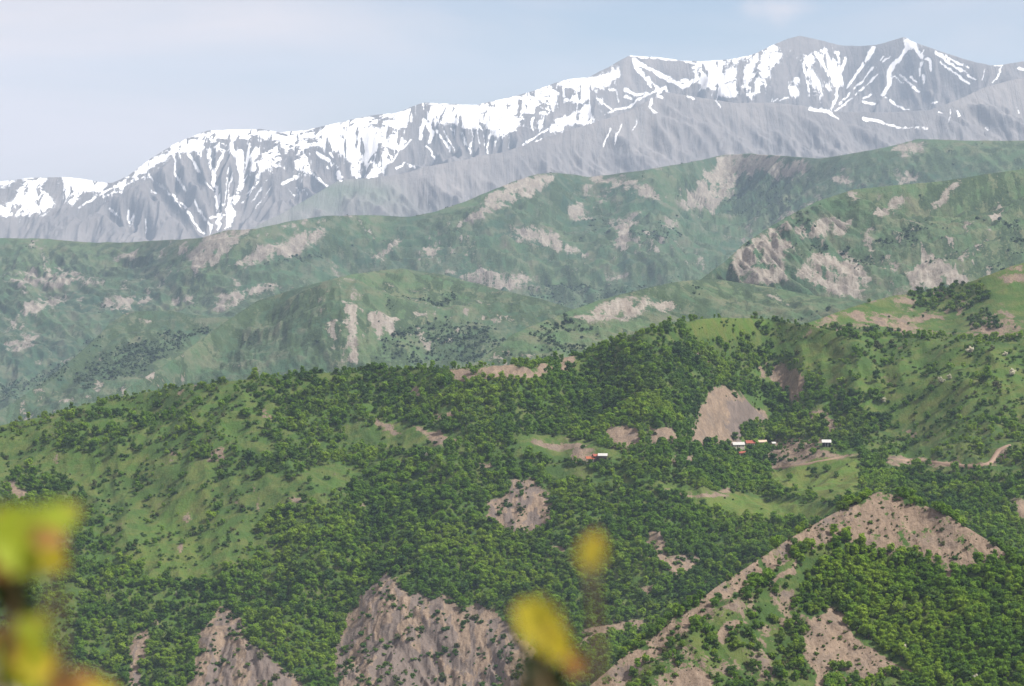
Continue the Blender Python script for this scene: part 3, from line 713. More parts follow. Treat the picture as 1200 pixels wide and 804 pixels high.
CREST_N2 = [(400, 520), (850, 410), (930, 384), (960, 374), (985, 364), (1020, 353), (1050, 346), (1080, 343), (1110, 337), (1135, 331), (1160, 322), (1185, 312), (1200, 308), (1280, 285), (1370, 270)]
N2_BARE = [[(1140, 392), (1170, 386), (1215, 384), (1215, 402), (1150, 400)], [(1093, 342), (1112, 338), (1116, 343), (1098, 346)], [(1172, 358), (1184, 364), (1200, 380), (1188, 384), (1176, 370)],
           [(1040, 352), (1062, 350), (1070, 360), (1050, 358)], [(1168, 325), (1200, 314), (1215, 330), (1185, 334)], [(985, 366), (1060, 368), (1070, 380), (1000, 384)], [(958, 377), (990, 364), (1018, 351), (1018, 354), (990, 368), (962, 380)], [(1118, 365), (1130, 352), (1134, 356), (1122, 372)],
           [(1060, 387), (1140, 389), (1140, 391), (1060, 390)], [(1000, 372), (1080, 366), (1110, 376), (1040, 386)]]

def n2_cover(px, py, X, Y, vis):
    qx, qy = warp(px, py, X, Y, 40, 16.0, 821)
    b = pmask(qx, qy, N2_BARE, 7) * (0.7 + 1.2 * fbm(X / 14, Y / 24, 829, 4, 0.65))
    n = fbm(X / 40, Y / 80, 823, 5, 0.62)
    b = np.maximum(b, 0.75 * sstep(0.04, 0.4, n))
    return b, 0.4 * sstep(0, .4, fbm(X / 120, Y / 200, 825, 3)) * (1 - b), np.zeros_like(b)

N2 = build_layer("grassy_ridge", MAT_NEAR, CREST_N2, 425, [(400, 2650), (1370, 2650)], [(1000, 380, .22), (1150, 330, .42), (1100, 390, .16)], n2_cover,
                 lambda X, Y, px, py: 9 * fbm(X / 150, Y / 300, 801, 4) + 3 * ridged(X / 50, Y / 160, 805, 3), 0.35, cols=(860, 1370), crest_keep=8)

# the bare-topped hill in front
CREST_CONE = [(560, 885), (640, 838), (690, 803), (720, 778), (750, 752), (790, 724), (850, 681), (900, 648), (930, 628), (960, 611), (1000, 589), (1018, 580), (1030, 576), (1045, 579), (1060, 585), (1085, 594), (1110, 605), (1135, 619), (1160, 635), (1180, 648), (1200, 664), (1240, 690), (1370, 760)]
CONE_BARE = [
    [(1000, 588), (1030, 574), (1060, 583), (1110, 603), (1160, 633), (1184, 650), (1165, 662), (1140, 670), (1110, 674), (1080, 660), (1060, 652), (1030, 650), (1005, 640), (985, 622)],
    [(655, 840), (690, 800), (750, 749), (850, 678), (930, 624), (1000, 585), (1004, 616), (965, 634), (930, 652), (905, 672), (872, 692), (834, 714), (806, 742), (768, 764), (735, 805), (708, 850)],
    [(905, 694), (925, 668), (936, 655), (930, 676), (915, 690)],
    [(948, 722), (972, 714), (990, 730), (1008, 745), (1040, 775), (1062, 795), (1020, 800), (980, 780), (962, 800), (985, 850), (960, 850), (950, 790), (935, 760)],
    [(775, 795), (810, 780), (830, 790), (850, 812), (850, 850), (765, 850)], [(842, 748), (862, 735), (880, 728), (868, 745), (846, 760)],
    [(1055, 687), (1070, 687), (1068, 694), (1056, 694)], [(1080, 703), (1110, 712), (1108, 718), (1086, 712)], [(1180, 670), (1192, 670), (1190, 678)], [(1073, 662), (1084, 660), (1084, 668), (1076, 668)],
]
CONE_THIN = [([(700, 850), (760, 770), (830, 713), (900, 668), (940, 700), (930, 720), (960, 712), (1005, 745), (1070, 795), (1080, 850)], 0.46),
             ([(720, 810), (850, 710), (925, 655), (985, 628), (1000, 648), (950, 672), (930, 700), (850, 745), (770, 815)], 0.40)]

def cone_relief(X, Y, px, py):
    z = 7 * fbm((X + 0.5 * Y) / 90, (Y - 0.4 * X) / 160, 901, 4)
    z += 2.2 * ridged((X + 0.6 * Y) / 26, (Y - 0.5 * X) / 90, 905, 3)
    z += 0.5 * fbm(X / 6, Y / 9, 907, 4, 0.6)
    g = np.zeros(X.shape)
    # the edge between the smooth left flank and the front face
    e = line_d(px, py, [(1012, 592), (985, 622), (930, 660), (880, 705), (800, 765), (740, 830)], 2)
    z += 3.5 * np.exp(-(np.clip(e, 0, 99) ** 2) / 260.0)
    return z

def cone_cover(px, py, X, Y, vis):
    qx, qy = warp(px, py, X, Y, 26, 24.0, 921)
    b = pmask(qx, qy, CONE_BARE, 5.0)
    n = fbm(X / 10, Y / 14, 923, 5, 0.65)
    top = pmask(px, py, CONE_BARE[:1], 4)
    b *= 1 - 0.5 * top * sstep(-0.02, 0.28, n)
    b = np.maximum(b, 0.56 * pmask(px, py, [CONE_THIN[0][0]], 10) * sstep(-0.25, 0.25, fbm(X / 18, Y / 24, 925, 5, 0.65)))
    lush = 0.6 * pmask(qx, qy, [[(820, 730), (870, 740), (860, 760), (830, 790), (800, 780)], [(810, 790), (840, 780), (850, 850), (800, 850)]], 6) * 0.4
    fk = pmask(px, py, CONE_BARE[1:2], 6) * (1 - top)
    b = b * (1 - 0.55 * fk * sstep(0.06, 0.26, fbm(X / 13, Y / 17, 927, 4, 0.6)))
    fl = 0.3 * pmask(px, py, CONE_BARE[1:2], 5)
    return b, lush, fl

CONE = build_layer("bare_topped_hill", MAT_NEAR, CREST_CONE, 860, [(560, 1130), (1370, 1130)],
                   [(800, 760, .55), (950, 640, .6), (1060, 620, .55), (1100, 700, .5), (950, 760, .45), (1000, 840, .3)],
                   cone_cover, cone_relief, 0.55, cols=(560, 1370), dpx=1.1, dpy=1.1, crest_noise=0.9, crest_keep=7)

# valley floor under all hills, and the slope the viewpoint stands on
def sheet(name, verts, faces, mat):
    me = bpy.data.meshes.new(name); me.from_pydata(verts, [], faces); me.materials.append(mat)
    o = bpy.data.objects.new(name, me); COL.objects.link(o); o["kind"] = "structure"
    return o
m_valley, nt_, b_ = new_mat("valley_ground"); kk = N(nt_)
p_ = kk.n("ShaderNodeNewGeometry").outputs["Position"]
kk.link(kk.mix(kk.noise(p_, 0.004, 6), (0.05, 0.085, 0.03, 1), (0.12, 0.13, 0.06, 1)), b_.inputs["Base Color"])
sheet("valley_floor", [(-7500, -60, -1000), (7500, -60, -1000), (7500, 24000, -1000), (-7500, 24000, -1000)], [(0, 1, 2, 3)], m_valley)
gv, gf = [], []
for j in range(41):
    for i in range(31):
        x = -15 + i; y = -4 + j * 0.6
        z = -1.62 - 0.42 * max(y, 0) - 0.006 * max(y, 0) ** 2 + 0.12 * math.sin(x * 0.9 + y) + 0.06 * math.sin(2.3 * x - 1.7 * y)
        gv.append((x, y, z))
for j in range(40):
    for i in range(30):
        a = j * 31 + i; gf.append((a, a + 1, a + 32, a + 31))
sheet("viewpoint_slope", gv, gf, m_valley)

# ================================================================ TREES
def leaf_material(name, dark, mid, bright, translucent=0.38):
    m, nt, b = new_mat(name)
    k = N(nt)
    oi = k.n("ShaderNodeObjectInfo")
    pos = k.n("ShaderNodeNewGeometry").outputs["Position"]
    n0 = k.noise(oi.outputs["Location"], 1 / 60.0, 4, 0.6)
    n1 = k.noise(pos, 0.9, 4, 0.7)
    t = k.math('ADD', k.math('MULTIPLY', k.math('SUBTRACT', oi.outputs["Random"], 0.5), 0.75), k.rng(n0, 0.3, 0.7, 0.0, 1.0), True)
    r = k.n("ShaderNodeValToRGB")
    r.color_ramp.elements[0].color = dark; r.color_ramp.elements[1].color = bright
    e = r.color_ramp.elements.new(0.5); e.color = mid
    k.link(t, r.inputs["Fac"])
    c = k.mix(k.rng(n1, 0.3, 0.75, 0, 0.8), r.outputs["Color"], k.mix(1.0, r.outputs["Color"], (1.55, 1.4, 1.0, 1), 'MULTIPLY'))
    k.link(c, b.inputs["Base Color"])
    b.inputs["Roughness"].default_value = 0.7
    tr = k.n("ShaderNodeBsdfTranslucent"); k.link(c, tr.inputs["Color"])
    ms = k.n("ShaderNodeMixShader"); ms.inputs[0].default_value = translucent
    out = [n for n in nt.nodes if n.type == 'OUTPUT_MATERIAL'][0]
    k.link(b.outputs["BSDF"], ms.inputs[1]); k.link(tr.outputs["BSDF"], ms.inputs[2]); k.link(ms.outputs[0], out.inputs["Surface"])
    return m

LEAF = {
    "bright": leaf_material("leaf_bright_green", (0.066, 0.142, 0.012, 1), (0.104, 0.196, 0.015, 1), (0.150, 0.235, 0.020, 1)),
    "mid": leaf_material("leaf_mid_green", (0.053, 0.118, 0.013, 1), (0.082, 0.158, 0.015, 1), (0.124, 0.196, 0.020, 1)),
    "dark": leaf_material("leaf_dark_green", (0.032, 0.074, 0.014, 1), (0.050, 0.104, 0.015, 1), (0.078, 0.134, 0.019, 1)),
    "olive": leaf_material("leaf_olive", (0.045, 0.060, 0.020, 1), (0.065, 0.080, 0.028, 1), (0.095, 0.105, 0.040, 1)),
    "blossom": leaf_material("leaf_white_blossom", (0.30, 0.31, 0.24, 1), (0.50, 0.49, 0.42, 1), (0.66, 0.64, 0.58, 1)),
    "far": leaf_material("leaf_far_green", (0.020, 0.042, 0.016, 1), (0.028, 0.056, 0.018, 1), (0.042, 0.072, 0.024, 1)),
}
MAT_BARK, nt_, b_ = new_mat("bark"); kk = N(nt_)
p_ = kk.n("ShaderNodeNewGeometry").outputs["Position"]
kk.link(kk.mix(kk.noise(kk.mapping(p_, (9, 9, 1.5)), 1.0, 5), (0.07, 0.05, 0.035, 1), (0.17, 0.13, 0.10, 1)), b_.inputs["Base Color"])

_ico = {}
def ico(sub):
    if sub not in _ico:
        bm = bmesh.new(); bmesh.ops.create_icosphere(bm, subdivisions=sub, radius=1.0)
        v = np.array([p.co[:] for p in bm.verts]); bm.verts.index_update()
        f = np.array([[q.index for q in t.verts] for t in bm.faces]); bm.free()
        _ico[sub] = (v, f)
    return _ico[sub]

def crown_mesh(name, mat, w, h, z0, lobes, leaves, seed, lobe_r=0.34, sub=1, leaf=0.34, flat=0.8):
    """crown of leaf clumps: lumpy lobes spread through the volume with loose leaf sprays standing off them"""
    g = np.random.default_rng(seed)
    V, T, Q = [], [], []
    base = 0
    iv, it = ico(sub)
    centres = []
    for i in range(lobes):
        a = g.uniform(0, 2 * math.pi); rr = math.sqrt(g.uniform(0, 1)) * 0.62; zz = g.uniform(-0.62, 0.66)
        rr *= math.sqrt(max(0.12, 1 - (zz / 0.95) ** 2))
        if i == 0: rr, zz = 0.05, 0.0
        c = np.array([rr * math.cos(a) * w / 2, rr * math.sin(a) * w / 2, z0 + h / 2 + zz * h / 2])
        r = 0.86 * lobe_r * w / 2 * g.uniform(0.6, 1.45) * (1.35 if i == 0 else 1)
        centres.append((c, r))
        n = iv * (1 + g.uniform(-0.30, 0.30, (len(iv), 1)))
        V.append(c + n * r * np.array([1, 1, flat])); T.append(it + base); base += len(iv)
    for i in range(leaves):
        c, r = centres[g.integers(0, lobes)]
        d = g.normal(size=3); d[2] += 0.35; d /= np.linalg.norm(d)
        p = c + d * r * g.uniform(0.85, 1.62) * np.array([1, 1, flat])
        nrm = d + g.normal(size=3) * 0.55; nrm /= np.linalg.norm(nrm)
        t = np.cross(nrm, g.normal(size=3)); t /= np.linalg.norm(t); b = np.cross(nrm, t)
        s = leaf * g.uniform(0.55, 1.35); s2 = s * g.uniform(0.45, 0.9)
        V.append(np.array([p - t * s, p + b * s2 * .8, p + t * s, p - b * s2])); Q.append([base, base + 1, base + 2, base + 3]); base += 4
    V = np.vstack(V)
    faces = [list(map(int, f)) for f in np.vstack(T)] + Q
    me = bpy.data.meshes.new(name); me.from_pydata(V.tolist(), [], faces); me.materials.append(mat)
    return me

def trunk_mesh(name, h, r, seed):
    g = random.Random(seed)
    bm = bmesh.new(); rings = []
    for k in range(5):
        t = k / 4
        cx, cy = 0.10 * h * t * math.sin(seed + 2 * t), 0.08 * h * t * math.cos(seed * 1.7 + 2.4 * t)
        rad = r * (1.25 - 0.85 * t) * (1.35 if k == 0 else 1)
        rings.append([bm.verts.new((cx + rad * math.cos(a * math.pi / 3.5), cy + rad * math.sin(a * math.pi / 3.5), -0.9 + (h + 0.9) * t)) for a in range(7)])
    for k in range(4):
        for a in range(7): bm.faces.new((rings[k][a], rings[k][(a + 1) % 7], rings[k + 1][(a + 1) % 7], rings[k + 1][a]))
    for j in range(4):                                             # limbs
        a = j * 1.6 + seed; z = h * (0.45 + 0.13 * j)
        p0 = Vector((0.05 * h * math.sin(seed), 0.04 * h * math.cos(seed), z)); p1 = p0 + Vector((math.cos(a) * h * 0.30, math.sin(a) * h * 0.30, h * 0.28))
        q = []
        for p, rad in ((p0, r * 0.5), (p1, r * 0.16)):
            q.append([bm.verts.new((p.x + rad * math.cos(b * 2.094), p.y + rad * math.sin(b * 2.094), p.z)) for b in range(3)])
        for b in range(3): bm.faces.new((q[0][b], q[0][(b + 1) % 3], q[1][(b + 1) % 3], q[1][b]))
    me = bpy.data.meshes.new(name); bm.to_mesh(me); bm.free(); me.materials.append(MAT_BARK)
    for p in me.polygons: p.use_smooth = True
    return me

# kind -> (crown mesh, trunk mesh); sizes in metres
KINDS = {
    "round": (crown_mesh("round_crown", LEAF["bright"], 4.6, 3.9, 0.7, 13, 380, 1), trunk_mesh("round_trunk", 3.0, 0.15, 1)),
    "tall": (crown_mesh("tall_crown", LEAF["bright"], 4.0, 5.2, 0.9, 14, 400, 2, 0.36), trunk_mesh("tall_trunk", 4.2, 0.16, 2)),
    "broad": (crown_mesh("broad_crown", LEAF["mid"], 5.6, 4.2, 0.8, 17, 440, 3, 0.30), trunk_mesh("broad_trunk", 3.2, 0.19, 3)),
    "dense": (crown_mesh("dense_crown", LEAF["dark"], 4.8, 4.3, 0.5, 14, 380, 4, 0.36), trunk_mesh("dense_trunk", 3.2, 0.17, 4)),
    "shrub": (crown_mesh("shrub_crown", LEAF["dark"], 2.6, 1.6, 0.0, 6, 90, 5, 0.42, 1, 0.22), trunk_mesh("shrub_stem", 0.9, 0.06, 5)),
    "olive": (crown_mesh("olive_crown", LEAF["olive"], 3.2, 2.1, 0.05, 8, 120, 6, 0.36, 1, 0.24), trunk_mesh("olive_stem", 1.3, 0.08, 6)),
    "blossom": (crown_mesh("blossom_crown", LEAF["blossom"], 4.4, 3.2, 0.3, 10, 190, 7), trunk_mesh("blossom_trunk", 2.4, 0.13, 7)),
    "far": (crown_mesh("far_crown", LEAF["far"], 6.0, 4.6, 0.3, 6, 26, 8, 0.46, 1, 0.7), None),
}
KNAME = list(KINDS)

def points_on(L, dens_fn, rho, seed, rows=None, frame=(-150, 1350)):
    """random points on the front of a hillside; dens_fn gives 0..1"""
    g = np.random.default_rng(seed)
    nr = L["nrow"] + 3 if rows is None else rows
    X, Y, Z, px, py = (L[k][:nr] for k in ("X", "Y", "Z", "px", "py"))
    dx = X[:-1, 1:] - X[:-1, :-1]; dy = Y[1:, :-1] - Y[:-1, :-1]
    area = np.abs(dx * dy)
    d = dens_fn(px[:-1, :-1], py[:-1, :-1], X[:-1, :-1], Y[:-1, :-1])
    d = d * ((px[:-1, :-1] > frame[0]) & (px[:-1, :-1] < frame[1]) & (py[:-1, :-1] < 850))
    cnt = g.poisson(np.clip(area * d * rho, 0, 50))
    i, j = np.nonzero(cnt)
    rep = cnt[i, j]
    i, j = np.repeat(i, rep), np.repeat(j, rep)
    a, b = g.random(len(i)), g.random(len(i))
    def bl(A): return (A[i, j] * (1 - a) + A[i, j + 1] * a) * (1 - b) + (A[i + 1, j] * (1 - a) + A[i + 1, j + 1] * a) * b
    return dict(x=bl(X), y=bl(Y), z=bl(Z), px=bl(px), py=bl(py), g=g)

def at(L, px, py):
    nr = L["nrow"]
    k = np.argmin((L["px"][:nr] - px) ** 2 + (L["py"][:nr] - py) ** 2)
    i, j = np.unravel_index(k, (nr, L["px"].shape[1]))
    return Vector((float(L["X"][i, j]), float(L["Y"][i, j]), float(L["Z"][i, j])))

def make_tree(name, kind, label, cat, group, loc, scale, rz):
    t = bpy.data.objects.new(name, None); COL.objects.link(t)
    t.location = loc; t.rotation_euler = (0, 0, rz); t.scale = scale
    t.empty_display_size = 0.5
    tag(t, label, cat, group)
    c = bpy.data.objects.new("crown", KINDS[kind][0]); COL.objects.link(c); c.parent = t
    s = bpy.data.objects.new("trunk" if cat == "tree" else "stem", KINDS[kind][1]); COL.objects.link(s); s.parent = t
    return t

SRC = {}
def wood(name, label, cat, P, kinds, sizes):
    """everything past the individually built trees: one object, instances of the crowns above"""
    n = len(P["x"])
    if n == 0: return
    me = bpy.data.meshes.new(name)
    me.vertices.add(n); me.vertices.foreach_set("co", np.stack([P["x"], P["y"], P["z"]], -1).astype(np.float32).ravel())
    g = P["g"]
    a = me.attributes.new("kind_index", 'INT', 'POINT'); a.data.foreach_set("value", np.asarray(kinds, np.int32))
    a = me.attributes.new("turn", 'FLOAT_VECTOR', 'POINT'); a.data.foreach_set("vector", np.stack([np.zeros(n), np.zeros(n), g.uniform(0, 6.28, n)], -1).astype(np.float32).ravel())
    sc = np.stack([sizes * g.uniform(.88, 1.12, n), sizes * g.uniform(.88, 1.12, n), sizes * g.uniform(.82, 1.2, n)], -1)
    a = me.attributes.new("size", 'FLOAT_VECTOR', 'POINT'); a.data.foreach_set("vector", sc.astype(np.float32).ravel())
    ob = bpy.data.objects.new(name, me); COL.objects.link(ob)
    tag(ob, label, cat, kind="stuff")
    used = sorted(set(int(q) for q in kinds))
    ng = bpy.data.node_groups.new(name + "_scatter", 'GeometryNodeTree')
    ng.interface.new_socket("Geometry", in_out='INPUT', socket_type='NodeSocketGeometry')
    ng.interface.new_socket("Geometry", in_out='OUTPUT', socket_type='NodeSocketGeometry')
    gi = ng.nodes.new("NodeGroupInput"); go = ng.nodes.new("NodeGroupOutput")
    join = ng.nodes.new("GeometryNodeJoinGeometry")
    for q in used:
        prev = None
    def attr(nm, dt):
        x = ng.nodes.new("GeometryNodeInputNamedAttribute"); x.data_type = dt; x.inputs["Name"].default_value = nm
        return [o for o in x.outputs if o.enabled and o.name == "Attribute"][0]
    for q in used:
        oi = ng.nodes.new("GeometryNodeObjectInfo"); oi.transform_space = 'ORIGINAL'
        oi.inputs["Object"].default_value = SRC[KNAME[q]]
        oi.inputs["As Instance"].default_value = False
        sel = ng.nodes.new("FunctionNodeCompare"); sel.data_type = 'INT'; sel.operation = 'EQUAL'
        ng.links.new(attr("kind_index", 'INT'), [s for s in sel.inputs if s.enabled and s.name == "A"][0])
        [s for s in sel.inputs if s.enabled and s.name == "B"][0].default_value = q
        ip = ng.nodes.new("GeometryNodeInstanceOnPoints")
        ng.links.new(gi.outputs[0], ip.inputs["Points"])
        ng.links.new(sel.outputs[0], ip.inputs["Selection"])
        ng.links.new(oi.outputs["Geometry"], ip.inputs["Instance"])
        ng.links.new(attr("turn", 'FLOAT_VECTOR'), ip.inputs["Rotation"])
        ng.links.new(attr("size", 'FLOAT_VECTOR'), ip.inputs["Scale"])
        ng.links.new(ip.outputs["Instances"], join.inputs[0])
    ng.links.new(join.outputs[0], go.inputs[0])
    md = ob.modifiers.new("scatter", 'NODES'); md.node_group = ng
    return ob

def take(P, m):
    return {k: (v if k == "g" else v[m]) for k, v in P.items()}

# --- clearings (buildings, roads) in photo pixels on the near hill
CLEAR = [(967, 523, 10, 6), (870, 524, 15, 7), (892, 521, 8, 4), (905, 523, 5, 4), (698, 539, 16, 6), (850, 524, 3, 3)]
ROADS = [[(1040, 538), (1060, 539), (1090, 541), (1112, 543), (1132, 546), (1150, 545), (1162, 542), (1167, 533), (1172, 526), (1188, 520)],
         [(905, 549), (930, 546), (960, 541), (985, 536), (1000, 533)]]

def clump(X, Y, s, seed):
    return np.clip(0.5 + 1.15 * fbm(X / s, Y / s, seed, 4, 0.6), 0, 1)

DENS = [(450, 620, .95), (550, 650, .97), (400, 700, .95), (700, 600, .92), (780, 630, .95), (600, 470, .9), (500, 455, .86), (700, 440, .88), (1000, 565, .9), (1150, 605, .9), (760, 545, .9),
        (150, 690, .72), (90, 750, .75), (60, 600, .7), (350, 520, .70), (250, 650, .62), (310, 720, .85), (250, 500, .5), (150, 480, .6), (900, 425, .72), (450, 500, .66), (400, 470, .72), (350, 640, .8), (600, 530, .75), (870, 540, .95), (930, 480, .75), (780, 400, .7), (200, 790, .85)]
def near_density(px, py, X, Y):
    qx, qy = warp(px, py, X, Y, 30, 10.0, 731)
    base = field(px, py, DENS) - 0.07
    for p, v in NEAR_MEADOW:
        m = sstep(5, -5, poly_sd(qx, qy, p))
        base = base * (1 - m) + v * m
    bq = warp(px, py, X, Y, 30, 15.0, 721)
    bare = sstep(0.42, 0.95, pmask(bq[0], bq[1], NEAR_BARE, 7.0))
    base = base * (1 - bare)
    for r in ROADS: base *= sstep(0, 2.5, line_d(px, py, r, 5.0))
    for cx, cy, rx, ry in CLEAR:
        base *= sstep(0.8, 1.1, np.hypot((px - cx) / rx, (py - cy) / ry))
    c = clump(X, Y, 22, 733) * 0.6 + clump(X, Y, 6.5, 735) * 0.4
    return sstep(1 - base - 0.10, 1 - base + 0.16, c) * (0.35 + 0.65 * base)

def near_shrub_density(px, py, X, Y):
    bq = warp(px, py, X, Y, 30, 15.0, 721)
    d = pmask(bq[0], bq[1], NEAR_BARE[:3] + NEAR_BARE[3:6] + NEAR_BARE[17:19] + NEAR_BARE[22:24], 2)
    mead = np.zeros(px.shape)
    for p, v in NEAR_MEADOW: mead = np.maximum(mead, pmask(px, py, [p], 5) * min(1, v * 3))
    c = clump(X, Y, 10, 741)
    out = 1.15 * d * sstep(0.44, 0.68, c) + 0.8 * mead * sstep(0.45, 0.75, clump(X, Y, 24, 743) * .6 + .4 * clump(X, Y, 8, 745))
    for r in ROADS: out *= sstep(0, 2.5, line_d(px, py, r, 5.0))
    for cx, cy, rx, ry in CLEAR: out *= sstep(0.8, 1.1, np.hypot((px - cx) / rx, (py - cy) / ry))
    return out

def cone_density(px, py, X, Y):
    qx, qy = warp(px, py, X, Y, 16, 7.0, 931)
    base = np.full(px.shape, 1.06)
    for p, v in CONE_THIN:
        m = sstep(4, -4, poly_sd(qx, qy, p)); base = base * (1 - m) + v * m
    bq = warp(px, py, X, Y, 26, 24.0, 921)
    base *= 1 - sstep(0.42, 0.95, pmask(bq[0], bq[1], CONE_BARE, 6))
    c = clump(X, Y, 14, 933) * 0.6 + clump(X, Y, 5, 935) * 0.4
    return sstep(1 - base - 0.12, 1 - base + 0.14, c)

def cone_shrub_density(px, py, X, Y):
    thin = np.maximum(pmask(px, py, [CONE_THIN[0][0]], 6), pmask(px, py, [CONE_THIN[1][0]], 6)) * 0.55
    bq = warp(px, py, X, Y, 26, 24.0, 921)
    top = pmask(bq[0], bq[1], CONE_BARE[:1], 2) * 0.9
    d = np.maximum(top, pmask(bq[0], bq[1], CONE_BARE[1:2], 2) * 0.8)
    d = np.maximum(d, pmask(bq[0], bq[1], CONE_BARE[2:], 2) * 0.25)
    return np.maximum(d * sstep(0.34, 0.62, clump(X, Y, 6, 941)), thin * sstep(0.3, 0.6, clump(X, Y, 12, 943)))

def on_cone(px, py):
    return py > np.interp(px, [c[0] for c in CREST_CONE], [c[1] for c in CREST_CONE]) - 6

# ---- individually built trees: the nearest hill
INDIV = []
P = points_on(CONE, cone_density, 1 / 2.9, 51)
g = P["g"]; n = len(P["x"])
ks = g.choice([0, 1, 2, 3, 5], n, p=[0.36, 0.26, 0.20, 0.12, 0.06])
low = (P["px"] < 960) & (P["py"] > 690)
ks = np.where(low & (g.random(n) < 0.6), g.choice([2, 3, 5], n), ks)
size = np.clip(g.lognormal(-0.12, 0.36, n), 0.4, 1.7) * 0.70
size = size * np.where(low, 0.85, 1.0)
kw = np.array([KINDS[k][0].vertices and 1.0 for k in KNAME])
KW = dict(round=4.6, tall=4.6, broad=5.4, dense=4.8, shrub=2.2, olive=2.8, blossom=4, far=6)
app = size * np.array([KW[KNAME[k]] for k in ks]) / P["y"]
inframe = (P["px"] > 2) & (P["px"] < 1198) & (P["py"] < 806) & (P["py"] > 560)
order = np.argsort(-np.where(inframe, app, -1))
pick = order[:222]

def cone_place(px, py):
    if py > np.interp(px, [900, 1000, 1060, 1200], [690, 720, 790, 830]) and px < 1075: return "thin"
    if px < 950 and py < 715: return "edge"
    if px < 940: return "thin"
    if py > 745: return "low"
    if px > 1110 and py < 690: return "right"
    return "wood"
LOOK = {"round": "rounded bright green tree", "tall": "tall bright green tree", "broad": "broad mid green tree", "dense": "dense dark green tree", "olive": "low olive green bush"}
PLACE = {"thin": ("on the thinly wooded spur with lower bare patches", "trees on the thinly wooded spur"),
         "edge": ("beside the long bare strip down the hill's flank", "trees beside the long bare strip"),
         "low": ("at the foot of the wood in the lower right corner", "trees at the foot of the right-hand wood"),
         "right": ("at the wood's edge right of the bare brown hilltop", "trees right of the bare hilltop"),
         "wood": ("in the thick wood just below the bare brown hilltop", "trees below the bare hilltop")}
for q in pick:
    kd = KNAME[ks[q]]
    pl = PLACE[cone_place(P["px"][q], P["py"][q])]
    cat = "bush" if kd == "olive" else "tree"
    nm = {"round": "round_tree", "tall": "tall_tree", "broad": "broad_tree", "dense": "dark_tree", "olive": "olive_bush"}[kd]
    s = float(size[q])
    t = make_tree(nm, kd, LOOK[kd] + " " + pl[0], cat, pl[1], (float(P["x"][q]), float(P["y"][q]), float(P["z"][q]) - 0.15),
                  (s * random.uniform(.9, 1.1), s * random.uniform(.9, 1.1), s * random.uniform(.85, 1.15)), random.uniform(0, 6.28))
    SRC.setdefault(kd, t.children[0])
rest = np.ones(n, bool); rest[pick] = False
CONE_REST = (take(P, rest), ks[rest], size[rest])

# shrubs dotted on the bare hilltop and flank
P = points_on(CONE, cone_shrub_density, 1 / 3.5, 53)
g = P["g"]; n = len(P["x"])
ks = np.where(g.random(n) < 0.6, 4, 5)
size = np.clip(g.lognormal(-1.1, 0.55, n), 0.14, 1.35)
app = size / P["y"]
inframe = (P["px"] > 2) & (P["px"] < 1198) & (P["py"] < 806)
order = np.argsort(-np.where(inframe, app, -1))
pick = order[:60]
for q in pick:
    kd = KNAME[ks[q]]
    flank = poly_sd(P["px"][q:q + 1], P["py"][q:q + 1], CONE_BARE[0])[0] > 1
    lower = P["py"][q] > 700 and P["px"][q] > 840
    where = ("on the lower bare earth patch below the wood" if lower else "on the long bare strip down the flank") if flank else "dotted on the bare brown hilltop"
    look = "small dark green shrub" if kd == "shrub" else "small olive green shrub"
    s = float(size[q])
    t = make_tree("small_shrub", kd, look + " " + where, "shrub", "shrubs " + where, (float(P["x"][q]), float(P["y"][q]), float(P["z"][q]) - 0.05), (s, s, s * random.uniform(.8, 1.1)), random.uniform(0, 6.28))
    SRC.setdefault(kd, t.children[0])
rest = np.ones(n, bool); rest[pick] = False
CONE_SHRUBS = (take(P, rest), ks[rest], size[rest])

# white blossoming trees, each in a place of its own
for i, (px, py, L, s, lab) in enumerate([
        (1137, 413, NEAR, 1.15, "white blossoming tree alone at the top of the right meadow"),
        (1187, 440, NEAR, 1.25, "white blossoming tree at the right edge of the meadow"),
        (1103, 449, NEAR, 1.1, "white blossoming tree of the meadow pair, the lower one"),
        (1112, 444, NEAR, 1.0, "white blossoming tree of the meadow pair, the upper one"),
        (1034, 471, NEAR, 1.1, "pale blossoming tree at the meadow's lower left edge"),
        (1178, 417, NEAR, 0.8, "greyish blossoming bush right of the lone white meadow tree"),
        (500, 536, NEAR, 0.8, "small white blossoming tree below the sandy path"),
        (210, 699, NEAR, 0.9, "white blossoming tree in the wood above the left scree"),
        (1143, 797, CONE, 0.62, "pale blossoming tree in the wood at the bottom right edge"),
        (1058, 761, CONE, 0.55, "pale blossoming tree beside the lower bare patch")]):
    p = at(L, px, py)
    t = make_tree("blossoming_tree", "blossom", lab, "tree", "white blossoming trees", (p.x, p.y, p.z - 0.1), (s * 1.4, s * 1.4, s * 1.25), i * 1.3)
    SRC.setdefault("blossom", t.children[0])

